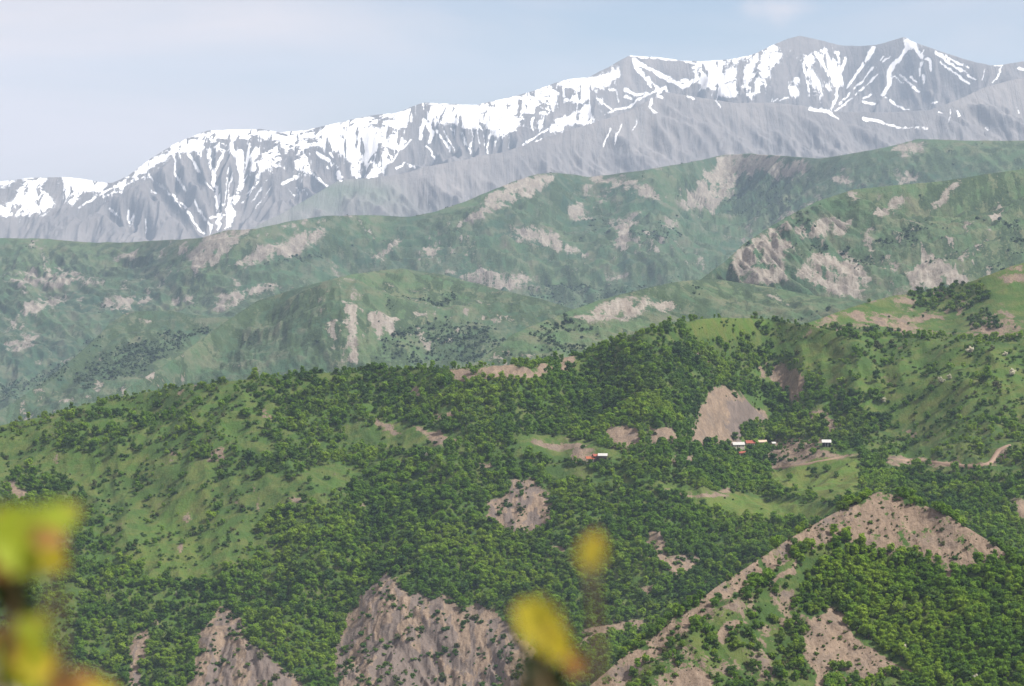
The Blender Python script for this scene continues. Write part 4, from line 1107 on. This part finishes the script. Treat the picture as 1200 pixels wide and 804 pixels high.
# dark bushes standing apart in the meadows
for i, (px, py, kd, s, lab) in enumerate([
        (1089, 434, "dense", 1.5, "largest dark green tree in the middle of the right meadow"),
        (1157, 424, "dense", 1.1, "dark green tree in the right meadow below the lone white tree"),
        (1118, 458, "dense", 1.25, "dark round tree just below the pair of white blossoming trees"),
        (1092, 459, "broad", 1.4, "wide dark bush left below the pair of white blossoming trees"),
        (1066, 417, "dense", 0.9, "dark bush in the upper left of the right meadow"),
        (1047, 482, "broad", 1.2, "wide dark bush beside the pale blossoming tree"),
        (1146, 481, "dense", 0.95, "dark bush alone on the lower right meadow"),
        (1152, 446, "dense", 1.1, "dark bush left of the white tree at the meadow's edge"),
        (1171, 461, "dense", 0.8, "small dark bush on the meadow near the right border"),
        (1049, 407, "olive", 1.3, "brownish bush under the track on the far meadow"),
        (876, 603, "broad", 1.0, "lone green tree on the yellowish terrace meadow"),
        (955, 557, "dense", 1.35, "dark tree in the middle of the bright meadow below the barn"),
        (968, 553, "broad", 1.45, "broad tree right of the dark tree below the barn"),
        (980, 560, "dense", 1.1, "dark tree at the right end of the clump below the barn"),
        (733, 532, "olive", 2.6, "large brownish green tree right of the orange roofed sheds"),
        (874, 541, "dense", 1.6, "big dark tree in front of the red roofed farmhouse"),
        (888, 537, "broad", 1.7, "big tree at the right of the red roofed farmhouse"),
        (862, 516, "dense", 1.5, "dark tree behind the white roofed farmhouse"),
        (940, 528, "dense", 1.3, "dark tree on the bare ground left of the barn"),
        (952, 532, "broad", 1.3, "green tree just left of the white roofed barn"),
        (128, 552, "dense", 0.85, "small dark bush on the open left meadow, right of its fellow"),
        (62, 551, "dense", 0.85, "small dark bush alone on the upper left meadow")]):
    p = at(NEAR, px, py)
    t = make_tree("meadow_bush" if "bush" in lab else "meadow_tree", kd, lab, "bush" if "bush" in lab else "tree", "trees and bushes standing apart in the meadows", (p.x, p.y, p.z - 0.15), (s, s, s * 0.95), i * 0.9)

# ---- the rest of the woods
Pc, kc, sc_ = CONE_REST
wood("front_hill_wood", "thick bright green wood covering the front hill below its bare top", "wood", Pc, kc, sc_)
Pc, kc, sc_ = CONE_SHRUBS
wood("front_hill_scrub", "tiny low scrub tufts scattered over the bare brown hilltop", "scrub", Pc, kc, sc_)

P = points_on(NEAR, near_density, 1 / 4.9, 61)
g = P["g"]; n = len(P["x"])
dk = np.clip(fbm(P["x"] / 90, P["y"] / 120, 751, 3) * 2.2 + 0.42 + 0.15 * sstep(500, 300, P["py"]), 0, 1)
r1 = g.random(n)
ks = np.where(r1 < 0.55 * dk, 3, np.where(r1 < 0.30 + 0.45 * dk, 2, np.where(g.random(n) < 0.55, 0, 1)))
ks = np.where(g.random(n) < 0.09, 5, ks)
size = np.clip(g.lognormal(-0.60, 0.50, n), 0.2, 1.7)
crestd = P["py"] - np.interp(P["px"], [c[0] for c in CREST_NEAR], [c[1] for c in CREST_NEAR])
size *= np.where(crestd < 10, 0.8, 1.0)
wood("near_hill_wood", "green wood and thickets covering the broad near hill", "wood", P, ks, size)
P = points_on(NEAR, near_shrub_density, 1 / 12.0, 63)
g = P["g"]; n = len(P["x"])
wood("near_hill_scrub", "low scrub on the near hill's scree and meadows", "scrub", P, np.where(g.random(n) < 0.85, 4, 5), np.clip(g.lognormal(-0.15, 0.5, n), 0.25, 2.0))

def n2_density(px, py, X, Y):
    c = clump(X, Y, 30, 761) * 0.6 + clump(X, Y, 10, 763) * 0.4
    base = 0.16 + 0.65 * pmask(px, py, [[(1060, 340), (1110, 338), (1150, 330), (1160, 350), (1130, 372), (1080, 358)], [(1130, 372), (1150, 360), (1175, 385), (1140, 388)]], 8) + 0.5 * sstep(6, 0, np.abs(py - 388)) * (px < 1060)
    return sstep(1 - base - 0.08, 1 - base + 0.12, c)
P = points_on(N2, n2_density, 1 / 16.0, 65)
g = P["g"]; n = len(P["x"])
wood("ridge_scrub", "scattered dark bushes on the grassy ridge behind the meadow", "scrub", P, g.choice([3, 2, 5, 4], n), np.clip(g.lognormal(-0.15, 0.35, n), 0.3, 1.6))

def mid_density(polys, base0, base1, seed):
    def f(px, py, X, Y):
        qx, qy = warp(px, py, X, Y, 120, 16.0, seed)
        m = pmask(qx, qy, polys, 4)
        c = clump(X, Y, 110, seed + 3) * 0.55 + clump(X, Y, 32, seed + 5) * 0.45
        base = base0 + (base1 - base0) * m
        return sstep(1 - base - 0.06, 1 - base + 0.12, c)
    return f
for L, nm, lab, polys, b0, b1, rho, sd in (
        (M1, "green_hills_wood", "dark thickets scattered over the hazy green hills", MID_WOOD, 0.15, 0.62, 1 / 50.0, 71),
        (M2, "wooded_spur_wood", "dark wood on the hazy spur at the left", MID_WOOD, 0.14, 0.68, 1 / 32.0, 73),
        (M3, "smooth_spur_wood", "trees scattered along the foot of the smooth green spur", MID_WOOD, 0.11, 0.62, 1 / 32.0, 75),
        (M4, "rocky_hills_wood", "dark scrub between the cliffs of the rocky hill", [[(980, 300), (1060, 265), (1090, 270), (1050, 310), (1010, 320)], [(920, 285), (970, 290), (960, 305), (925, 300)], [(1130, 340), (1200, 270), (1200, 330)]], 0.24, 0.55, 1 / 28.0, 77),
        (M5, "pale_spur_wood", "small bushes dotted over the pale spur", [[(560, 430), (640, 385), (700, 380), (720, 400), (640, 430)]], 0.14, 0.45, 1 / 30.0, 79)):
    P = points_on(L, mid_density(polys, b0, b1, sd * 10), rho, sd)
    g = P["g"]; n = len(P["x"])
    if "far" not in SRC:
        p = at(M3, 372, 402)
        t = bpy.data.objects.new("distant_tree", KINDS["far"][0]); COL.objects.link(t); t.location = p; t.scale = (1.6, 1.6, 1.6)
        tag(t, "single round dark tree on the smooth hazy spur", "tree"); SRC["far"] = t
    wood(nm, lab, "wood", P, np.full(n, KNAME.index("far")), np.clip(g.lognormal(-0.5, 0.42, n), 0.3, 1.7))

# ================================================================ ROADS
m_road, nt_, b_ = new_mat("dirt_road_surface"); kk = N(nt_)
p_ = kk.n("ShaderNodeNewGeometry").outputs["Position"]
kk.link(kk.mix(kk.noise(p_, 0.6, 6), (0.19, 0.13, 0.095, 1), (0.28, 0.20, 0.145, 1)), b_.inputs["Base Color"])
def road(name, pix, width, label):
    pts = []
    for (ax, ay), (bx, by) in zip(pix[:-1], pix[1:]):
        for t in np.linspace(0, 1, 6, endpoint=False): pts.append((ax + (bx - ax) * t, ay + (by - ay) * t))
    W = [at(NEAR, *p) for p in pts]
    W = [sum((W[max(0, min(len(W) - 1, i + d))] for d in (-2, -1, 0, 1, 2)), Vector()) / 5 for i in range(len(W))]
    bm = bmesh.new(); prev = None
    for i, p in enumerate(W):
        d = (W[min(i + 1, len(W) - 1)] - W[max(i - 1, 0)]); d.z = 0; d.normalize()
        s = Vector((-d.y, d.x, 0)) * width * 0.5
        # a bank carries the track: two shoulders, a crown, and skirts down into the slope
        row = []
        for k, (o, h) in enumerate(((-1.5, -1.6), (-1.0, 0.55), (0, 0.65), (1.0, 0.55), (1.5, -1.6))):
            row.append(bm.verts.new(p + s * o + Vector((0, 0, h))))
        if prev:
            for k in range(4): bm.faces.new((prev[k], prev[k + 1], row[k + 1], row[k]))
        prev = row
    bmesh.ops.recalc_face_normals(bm, faces=bm.faces)
    me = bpy.data.meshes.new(name); bm.to_mesh(me); bm.free(); me.materials.append(m_road)
    for p in me.polygons: p.use_smooth = True
    o = bpy.data.objects.new(name, me); COL.objects.link(o); o["kind"] = "structure"
road("dirt_road", ROADS[0], 3.4, "")
road("farm_track", ROADS[1], 2.6, "")

# ================================================================ BUILDINGS
def simple_mat(name, c1, c2, scale, rough=0.85, axis=(1, 1, 1)):
    m, nt, b = new_mat(name); k = N(nt)
    tcn = k.n("ShaderNodeTexCoord").outputs["Object"]
    f = k.noise(k.mapping(tcn, axis), scale, 5, 0.65)
    k.link(k.mix(k.rng(f, 0.3, 0.7), c1, c2), b.inputs["Base Color"]); b.inputs["Roughness"].default_value = rough
    return m
M_WHITE = simple_mat("white_sheet_roof", (0.48, 0.47, 0.44, 1), (0.33, 0.32, 0.30, 1), 1.5, 0.6)
M_RED = simple_mat("red_roof", (0.30, 0.085, 0.05, 1), (0.20, 0.06, 0.045, 1), 2.0, 0.7, (6, 1, 1))
M_ORANGE = simple_mat("orange_roof", (0.34, 0.11, 0.05, 1), (0.24, 0.075, 0.04, 1), 2.0, 0.7, (6, 1, 1))
M_TAN = simple_mat("tan_roof", (0.52, 0.40, 0.29, 1), (0.36, 0.27, 0.20, 1), 2.0)
M_PLASTER = simple_mat("pale_plaster", (0.55, 0.50, 0.42, 1), (0.42, 0.37, 0.30, 1), 1.2)
M_STONE = simple_mat("dark_boards", (0.10, 0.075, 0.055, 1), (0.055, 0.04, 0.03, 1), 3.0, 0.9, (5, 5, 0.6))
M_TEAL = simple_mat("turquoise_paint", (0.18, 0.42, 0.40, 1), (0.12, 0.30, 0.30, 1), 2.0)
M_DARK = simple_mat("dark_opening", (0.018, 0.016, 0.015, 1), (0.03, 0.027, 0.025, 1), 2.0)
M_WOOD = simple_mat("door_wood", (0.16, 0.09, 0.05, 1), (0.10, 0.06, 0.035, 1), 4.0, 0.8, (6, 6, 1))
M_GLASS = simple_mat("window_glass", (0.05, 0.06, 0.07, 1), (0.03, 0.035, 0.04, 1), 1.0, 0.15)

def box(bm, x0, x1, y0, y1, z0, z1):
    v = [bm.verts.new((x, y, z)) for z in (z0, z1) for y in (y0, y1) for x in (x0, x1)]
    for f in ((0, 2, 3, 1), (4, 5, 7, 6), (0, 1, 5, 4), (2, 6, 7, 3), (0, 4, 6, 2), (1, 3, 7, 5)): bm.faces.new([v[i] for i in f])
def mesh_child(name, bm, mat, parent, bevel=0.0):
    bmesh.ops.recalc_face_normals(bm, faces=bm.faces)
    if bevel: bmesh.ops.bevel(bm, geom=list(bm.edges), offset=bevel, segments=1, affect='EDGES')
    me = bpy.data.meshes.new(name); bm.to_mesh(me); bm.free(); me.materials.append(mat)
    o = bpy.data.objects.new(name, me); COL.objects.link(o); o.parent = parent
    return o

def gable_house(name, label, cat, group, px, py, w, d, h, rise, roof, wall, rz, windows=2, lift=0.0):
    t = bpy.data.objects.new(name, None); COL.objects.link(t)
    p = at(NEAR, px, py); t.location = (p.x, p.y, p.z + lift); t.rotation_euler = (0, 0, rz); tag(t, label, cat, group)
    bm = bmesh.new(); hw, hd = w / 2, d / 2
    v = [bm.verts.new(q) for q in ((-hw, -hd, -2.5), (hw, -hd, -2.5), (hw, hd, -2.5), (-hw, hd, -2.5), (-hw, -hd, h), (hw, -hd, h), (hw, hd, h), (-hw, hd, h), (-hw, 0, h + rise), (hw, 0, h + rise))]
    for f in ((0, 3, 2, 1), (0, 1, 5, 4), (2, 3, 7, 6), (1, 2, 6, 9, 5), (3, 0, 4, 8, 7), (4, 5, 9, 8), (6, 7, 8, 9)): bm.faces.new([v[i] for i in f])
    mesh_child("wall", bm, wall, t)
    bm = bmesh.new(); ov = 0.45; th = 0.14
    sl = rise / hd
    for s in (-1, 1):
        a = [(-hw - ov, s * (hd + ov), h - sl * ov + 0.05), (hw + ov, s * (hd + ov), h - sl * ov + 0.05), (hw + ov, 0, h + rise + 0.05), (-hw - ov, 0, h + rise + 0.05)]
        lo = [bm.verts.new(q) for q in a]; up = [bm.verts.new((q[0], q[1], q[2] + th)) for q in a]
        bm.faces.new(lo); bm.faces.new(up)
        for i in range(4): bm.faces.new((lo[i], lo[(i + 1) % 4], up[(i + 1) % 4], up[i]))
    mesh_child("roof", bm, roof, t)
    bm = bmesh.new(); dx = -w * 0.12
    box(bm, dx - 0.5, dx + 0.5, -hd - 0.06, -hd + 0.04, 0, 2.0); mesh_child("door", bm, M_WOOD, t)
    for i in range(windows):
        cx = -hw + (i + 0.5) * w / windows + (0.35 if windows > 1 else w * 0.25)
        if abs(cx - dx) < 1.0: cx += 1.3
        if abs(cx) > hw - 0.5: continue
        bm = bmesh.new(); box(bm, cx - 0.42, cx + 0.42, -hd - 0.05, -hd + 0.03, 0.9, 1.85)
        wi = mesh_child("window", bm, M_WHITE, t)
        bm = bmesh.new(); box(bm, cx - 0.33, cx + 0.33, -hd - 0.07, -hd - 0.05, 0.98, 1.77); mesh_child("pane", bm, M_GLASS, wi)
    return t

def open_barn(px, py, w, d, h, rz):
    t = bpy.data.objects.new("open_barn", None); COL.objects.link(t)
    p = at(NEAR, px, py); t.location = (p.x, p.y, p.z + 0.3); t.rotation_euler = (0, 0, rz)
    tag(t, "white roofed open barn with a dark front above the bright meadow", "barn", "farm buildings")
    hw, hd = w / 2, d / 2
    bm = bmesh.new(); box(bm, -hw, hw, hd - 0.2, hd, -2, h + 0.8); box(bm, -hw, -hw + 0.2, -hd, hd - 0.2, -2, h + 0.2); box(bm, hw - 0.2, hw, -hd, hd - 0.2, -2, h + 0.2)
    mesh_child("wall", bm, M_STONE, t)
    bm = bmesh.new(); a = [(-hw - .5, -hd - .5, h + .15), (hw + .5, -hd - .5, h + .15), (hw + .5, hd + .4, h + 1.75), (-hw - .5, hd + .4, h + 1.75)]
    lo = [bm.verts.new(q) for q in a]; up = [bm.verts.new((q[0], q[1], q[2] + .16)) for q in a]
    bm.faces.new(lo); bm.faces.new(up)
    for i in range(4): bm.faces.new((lo[i], lo[(i + 1) % 4], up[(i + 1) % 4], up[i]))
    mesh_child("roof", bm, M_WHITE, t)
    for x in (-hw * 0.33, hw * 0.36):
        bm = bmesh.new(); box(bm, x - 0.14, x + 0.14, -hd + .05, -hd + .33, -2, h + 0.12); mesh_child("post", bm, M_WHITE, t)
    bm = bmesh.new(); box(bm, 0.45, 1.25, -hd + 0.7, -hd + 0.8, -0.2, 1.5); mesh_child("panel", bm, M_WHITE, t)
    return t
open_barn(968, 523, 6.2, 5.0, 2.6, R(-4))
gable_house("farmhouse", "long farmhouse with a white sheet roof behind the big dark tree", "house", "farm buildings", 865, 526, 8.6, 5.2, 2.5, 1.6, M_WHITE, M_PLASTER, R(10), 3, 0.8)
gable_house("farmhouse", "red roofed farmhouse joined to the white roofed one", "house", "farm buildings", 879, 524.5, 6.4, 5.4, 2.7, 1.7, M_RED, M_PLASTER, R(8), 2, 1.0)
gable_house("farm_shed", "low red roofed shed in front of the white roofed farmhouse", "shed", "farm buildings", 870, 535, 4.6, 3.4, 1.9, 1.1, M_RED, M_PLASTER, R(6), 1, 0.6)
gable_house("farm_shed", "tan roofed shed right of the red farmhouse", "shed", "farm buildings", 893, 521.5, 7.0, 3.8, 2.0, 1.2, M_TAN, M_STONE, R(14), 2, 0.8)
gable_house("farm_outbuilding", "small white outbuilding at the right end of the farm", "shed", "farm buildings", 906, 523, 2.6, 2.6, 1.9, 0.8, M_WHITE, M_PLASTER, R(20), 1, 0.4)
gable_house("farm_outbuilding", "tiny turquoise hut left of the white roofed farmhouse", "shed", "farm buildings", 850, 526, 2.4, 2.2, 1.7, 0.6, M_TEAL, M_TEAL, R(0), 1, 0.4)
gable_house("farm_shed", "orange roofed shed at the left end of the small shed row", "shed", "farm buildings", 691, 541, 5.4, 3.8, 1.9, 1.3, M_ORANGE, M_PLASTER, R(8), 1, 0.5)
gable_house("farm_shed", "brick red shed in the middle of the small shed row", "shed", "farm buildings", 698, 538.5, 4.2, 3.4, 2.0, 1.1, M_RED, M_STONE, R(20), 1, 0.6)
gable_house("farm_shed", "white roofed shed at the right end of the small shed row", "shed", "farm buildings", 707, 538, 6.0, 4.2, 2.0, 1.3, M_WHITE, M_STONE, R(-6), 2, 0.4)

# ================================================================ FOREGROUND SPRIGS (out of focus, close to the viewpoint)
def sprig_leaf_mat(name, c1, c2, c3):
    m, nt, b = new_mat(name); k = N(nt)
    tcn = k.n("ShaderNodeTexCoord").outputs["Object"]
    f = k.noise(tcn, 28.0, 3, 0.5)
    c = k.mix(k.rng(f, 0.35, 0.65), c1, c2)
    sp = k.n("ShaderNodeSeparateXYZ"); k.link(tcn, sp.inputs["Vector"])
    tip = k.rng(sp.outputs["Y"], 0.55, 1.0)
    c = k.mix(k.math('MULTIPLY', tip, 0.8), c, c3)
    k.link(c, b.inputs["Base Color"]); b.inputs["Roughness"].default_value = 0.5
    tr = k.n("ShaderNodeBsdfTranslucent"); k.link(c, tr.inputs["Color"])
    ms = k.n("ShaderNodeMixShader"); ms.inputs[0].default_value = 0.55
    out = [n for n in nt.nodes if n.type == 'OUTPUT_MATERIAL'][0]
    k.link(b.outputs["BSDF"], ms.inputs[1]); k.link(tr.outputs["BSDF"], ms.inputs[2]); k.link(ms.outputs[0], out.inputs["Surface"])
    return m
SP = {"lime": sprig_leaf_mat("lime_leaf", (0.38, 0.43, 0.04, 1), (0.28, 0.36, 0.035, 1), (0.36, 0.28, 0.05, 1)),
      "yellow": sprig_leaf_mat("yellow_leaf", (0.62, 0.46, 0.04, 1), (0.46, 0.42, 0.04, 1), (0.38, 0.17, 0.05, 1)),
      "orange": sprig_leaf_mat("orange_leaf", (0.46, 0.22, 0.06, 1), (0.38, 0.20, 0.06, 1), (0.50, 0.26, 0.10, 1)),
      "shaded": sprig_leaf_mat("shaded_green_leaf", (0.020, 0.035, 0.010, 1), (0.015, 0.026, 0.008, 1), (0.03, 0.04, 0.012, 1)),  # dark green leaves with their shade put into the colour
      "brown": sprig_leaf_mat("brownish_leaf", (0.25, 0.16, 0.07, 1), (0.19, 0.14, 0.06, 1), (0.30, 0.19, 0.10, 1))}

def leaf_blade(mat, seed):
    """lobed oak-like blade, unit length along +Y, cupped"""
    g = random.Random(seed)
    bm = bmesh.new(); rows = []
    n = 16
    for i in range(n + 1):
        t = i / n
        w = 0.30 * math.sin(math.pi * min(1, t ** 0.8)) ** 0.75 * (1 + 0.22 * math.cos(t * math.pi * 8)) + 0.012
        row = []
        for s in (-1, -0.5, 0, 0.5, 1):
            row.append(bm.verts.new((s * w, t, 0.16 * abs(s) ** 1.5 * w * 2 - 0.14 * t * t + 0.012 * g.uniform(-1, 1))))
        rows.append(row)
    for i in range(n):
        for k in range(4): bm.faces.new((rows[i][k], rows[i][k + 1], rows[i + 1][k + 1], rows[i + 1][k]))
    me = bpy.data.meshes.new("leaf"); bm.to_mesh(me); bm.free(); me.materials.append(mat)
    for p in me.polygons: p.use_smooth = True
    return me
BLADE = {k: leaf_blade(m, i) for i, (k, m) in enumerate(SP.items())}

def tube(bm, pts, r0, r1):
    rings = []
    for i, p in enumerate(pts):
        t = i / (len(pts) - 1); r = r0 + (r1 - r0) * t
        d = (pts[min(i + 1, len(pts) - 1)] - pts[max(i - 1, 0)]).normalized()
        a = d.orthogonal().normalized(); b = d.cross(a)
        rings.append([bm.verts.new(p + a * r * math.cos(k * 1.0472) + b * r * math.sin(k * 1.0472)) for k in range(6)])
    for i in range(len(rings) - 1):
        for k in range(6): bm.faces.new((rings[i][k], rings[i][(k + 1) % 6], rings[i + 1][(k + 1) % 6], rings[i + 1][k]))

def ground_z(x, y):
    return -1.62 - 0.42 * max(y, 0) - 0.006 * max(y, 0) ** 2 + 0.12 * math.sin(x * 0.9 + y) + 0.06 * math.sin(2.3 * x - 1.7 * y)

M_TWIG = simple_mat("twig_bark", (0.10, 0.07, 0.04, 1), (0.16, 0.11, 0.06, 1), 40.0)
def sprig(name, label, root_xy, nodes, leaves):
    """nodes: stem points (px, py, distance) from low to tip; leaves: (px, py, distance, length m, angle deg in the picture, tint, facing tilt)"""
    t = bpy.data.objects.new(name, None); COL.objects.link(t)
    x, y = root_xy; t.location = (x, y, ground_z(x, y)); tag(t, label, "sapling", "out of focus sprigs near the viewpoint")
    def W(px, py, D):
        u, v = ray(px, py); return Vector((float(u) * D, D, float(v) * D)) - t.location
    pts = [W(*q) for q in nodes]
    low = pts[0]
    root = [Vector((0, 0, -0.1)), Vector((0.02, 0.01, low.z * 0.35)), Vector((low.x * 0.5, low.y * 0.5, low.z * 0.7))]
    spine = root + pts
    # smooth the spine
    fine = []
    for i in range(len(spine) - 1):
        p0, p1, p2, p3 = spine[max(i - 1, 0)], spine[i], spine[i + 1], spine[min(i + 2, len(spine) - 1)]
        for s in np.linspace(0, 1, 6, endpoint=False):
            fine.append(0.5 * ((2 * p1) + (p2 - p0) * s + (2 * p0 - 5 * p1 + 4 * p2 - p3) * s * s + (3 * p1 - p0 - 3 * p2 + p3) * s ** 3))
    fine.append(spine[-1])
    bm = bmesh.new(); tube(bm, fine, 0.007, 0.0012)
    mesh_child("stem", bm, M_TWIG, t)
    for (px, py, D, ln, ang, tint, tilt) in leaves:
        c = W(px, py, D)
        o = bpy.data.objects.new("leaf", BLADE[tint]); COL.objects.link(o); o.parent = t
        a = R(ang)
        along = Vector((math.cos(a), math.sin(tilt) * 0.6, math.sin(a))).normalized()
        nrm = Vector((0.25 * math.cos(tilt * 3), -1.0, 0.45 + 0.3 * math.sin(tilt * 5))); nrm = (nrm - along * nrm.dot(along)).normalized()
        side = along.cross(nrm)
        from mathutils import Matrix
        base = c - along * ln * 0.5
        M = Matrix((side, along, nrm)).transposed().to_4x4() @ Matrix.Diagonal((ln * 1.05, ln, ln, 1))
        M.translation = base
        o.matrix_local = M
        near = min(fine, key=lambda q: (q - base).length)
        bm = bmesh.new(); mid = (near + base) * 0.5 + Vector((0, 0, 0.006)); tube(bm, [near, mid, base], 0.0012, 0.0007)
        st = mesh_child("petiole", bm, M_TWIG, t)
    return t

sprig("leafy_sapling", "blurred sprig of lime and orange young leaves at the left edge", (-0.42, 1.9),
      [(-30, 900, 1.95), (5, 800, 1.9), (14, 720, 1.9), (25, 660, 1.9), (48, 610, 1.9)],
      [(30, 618, 1.9, .046, 20, "lime", .2), (70, 606, 1.88, .034, 30, "lime", .8), (10, 612, 1.92, .040, 140, "lime", 1.4), (25, 650, 1.86, .046, -30, "lime", .5),
       (58, 632, 1.86, .024, 10, "orange", 1.1), (5, 660, 1.9, .040, 200, "orange", .3), (0, 640, 1.92, .034, 150, "yellow", .9), (40, 640, 1.9, .032, -60, "yellow", 2.0),
       (12, 690, 1.95, .044, -100, "shaded", .4), (20, 708, 1.95, .040, -70, "shaded", 1.0), (66, 655, 1.84, .022, -50, "yellow", .6),
       (30, 752, 1.9, .046, 60, "lime", .4), (45, 778, 1.9, .040, -20, "yellow", 1.2), (15, 770, 1.9, .044, 100, "lime", .1), (2, 755, 1.9, .034, 170, "orange", .9), (35, 795, 1.9, .036, 0, "lime", 1.8)])
sprig("leafy_sapling", "blurred brownish sprig low in the bottom left corner", (-0.30, 1.7),
      [(60, 900, 1.75), (70, 800, 1.7), (68, 700, 1.7)],
      [(66, 704, 1.2, .010, 80, "brown", .4), (92, 806, 1.7, .032, 10, "orange", .5), (70, 806, 1.7, .026, 160, "orange", .8), (120, 812, 1.7, .022, 0, "yellow", .3)])
sprig("leafy_sapling", "blurred sprig with one large yellow leaf below the centre", (0.05, 1.9),
      [(650, 960, 1.95), (640, 840, 1.9), (636, 790, 1.9), (640, 760, 1.9)],
      [(636, 738, 1.9, .050, -42, "yellow", .3), (616, 722, 1.9, .016, 160, "lime", .9), (658, 760, 1.88, .028, -50, "yellow", 1.4), (674, 780, 1.9, .020, -60, "orange", .2),
       (630, 786, 1.95, .034, -20, "shaded", .5), (644, 796, 1.95, .030, 170, "shaded", 1.1), (618, 804, 1.95, .026, 200, "shaded", .2)])
sprig("leafy_sapling", "blurred small upright yellow leaf tip above the large yellow leaf", (0.14, 1.75),
      [(720, 980, 1.8), (704, 840, 1.75), (697, 720, 1.75), (695, 680, 1.75)],
      [(694, 645, 1.9, .027, 76, "yellow", .5), (698, 632, 1.9, .012, 60, "yellow", 1.2)])

# ================================================================ HAZE
zt = max(float(SNOW_BACK["Z"].max()), 30.0) + 15
bm = bmesh.new(); box(bm, -8000, 8000, -120, 24500, -1001, zt)
bmesh.ops.recalc_face_normals(bm, faces=bm.faces)
me = bpy.data.meshes.new("haze"); bm.to_mesh(me); bm.free()
hm = bpy.data.materials.new("haze_air"); hm.use_nodes = True
nt = hm.node_tree
for nd in list(nt.nodes):
    if nd.type != 'OUTPUT_MATERIAL': nt.nodes.remove(nd)
vol = nt.nodes.new("ShaderNodeVolumePrincipled")
vol.inputs["Color"].default_value = HAZE_COLOR
vol.inputs["Density"].default_value = HAZE_DENSITY
vol.inputs["Anisotropy"].default_value = 0.0
nt.links.new(vol.outputs["Volume"], [n for n in nt.nodes if n.type == 'OUTPUT_MATERIAL'][0].inputs["Volume"])
me.materials.append(hm)
hz = bpy.data.objects.new("haze", me); COL.objects.link(hz); tag(hz, "thin bluish haze in the air over the valley", "haze", kind="stuff")
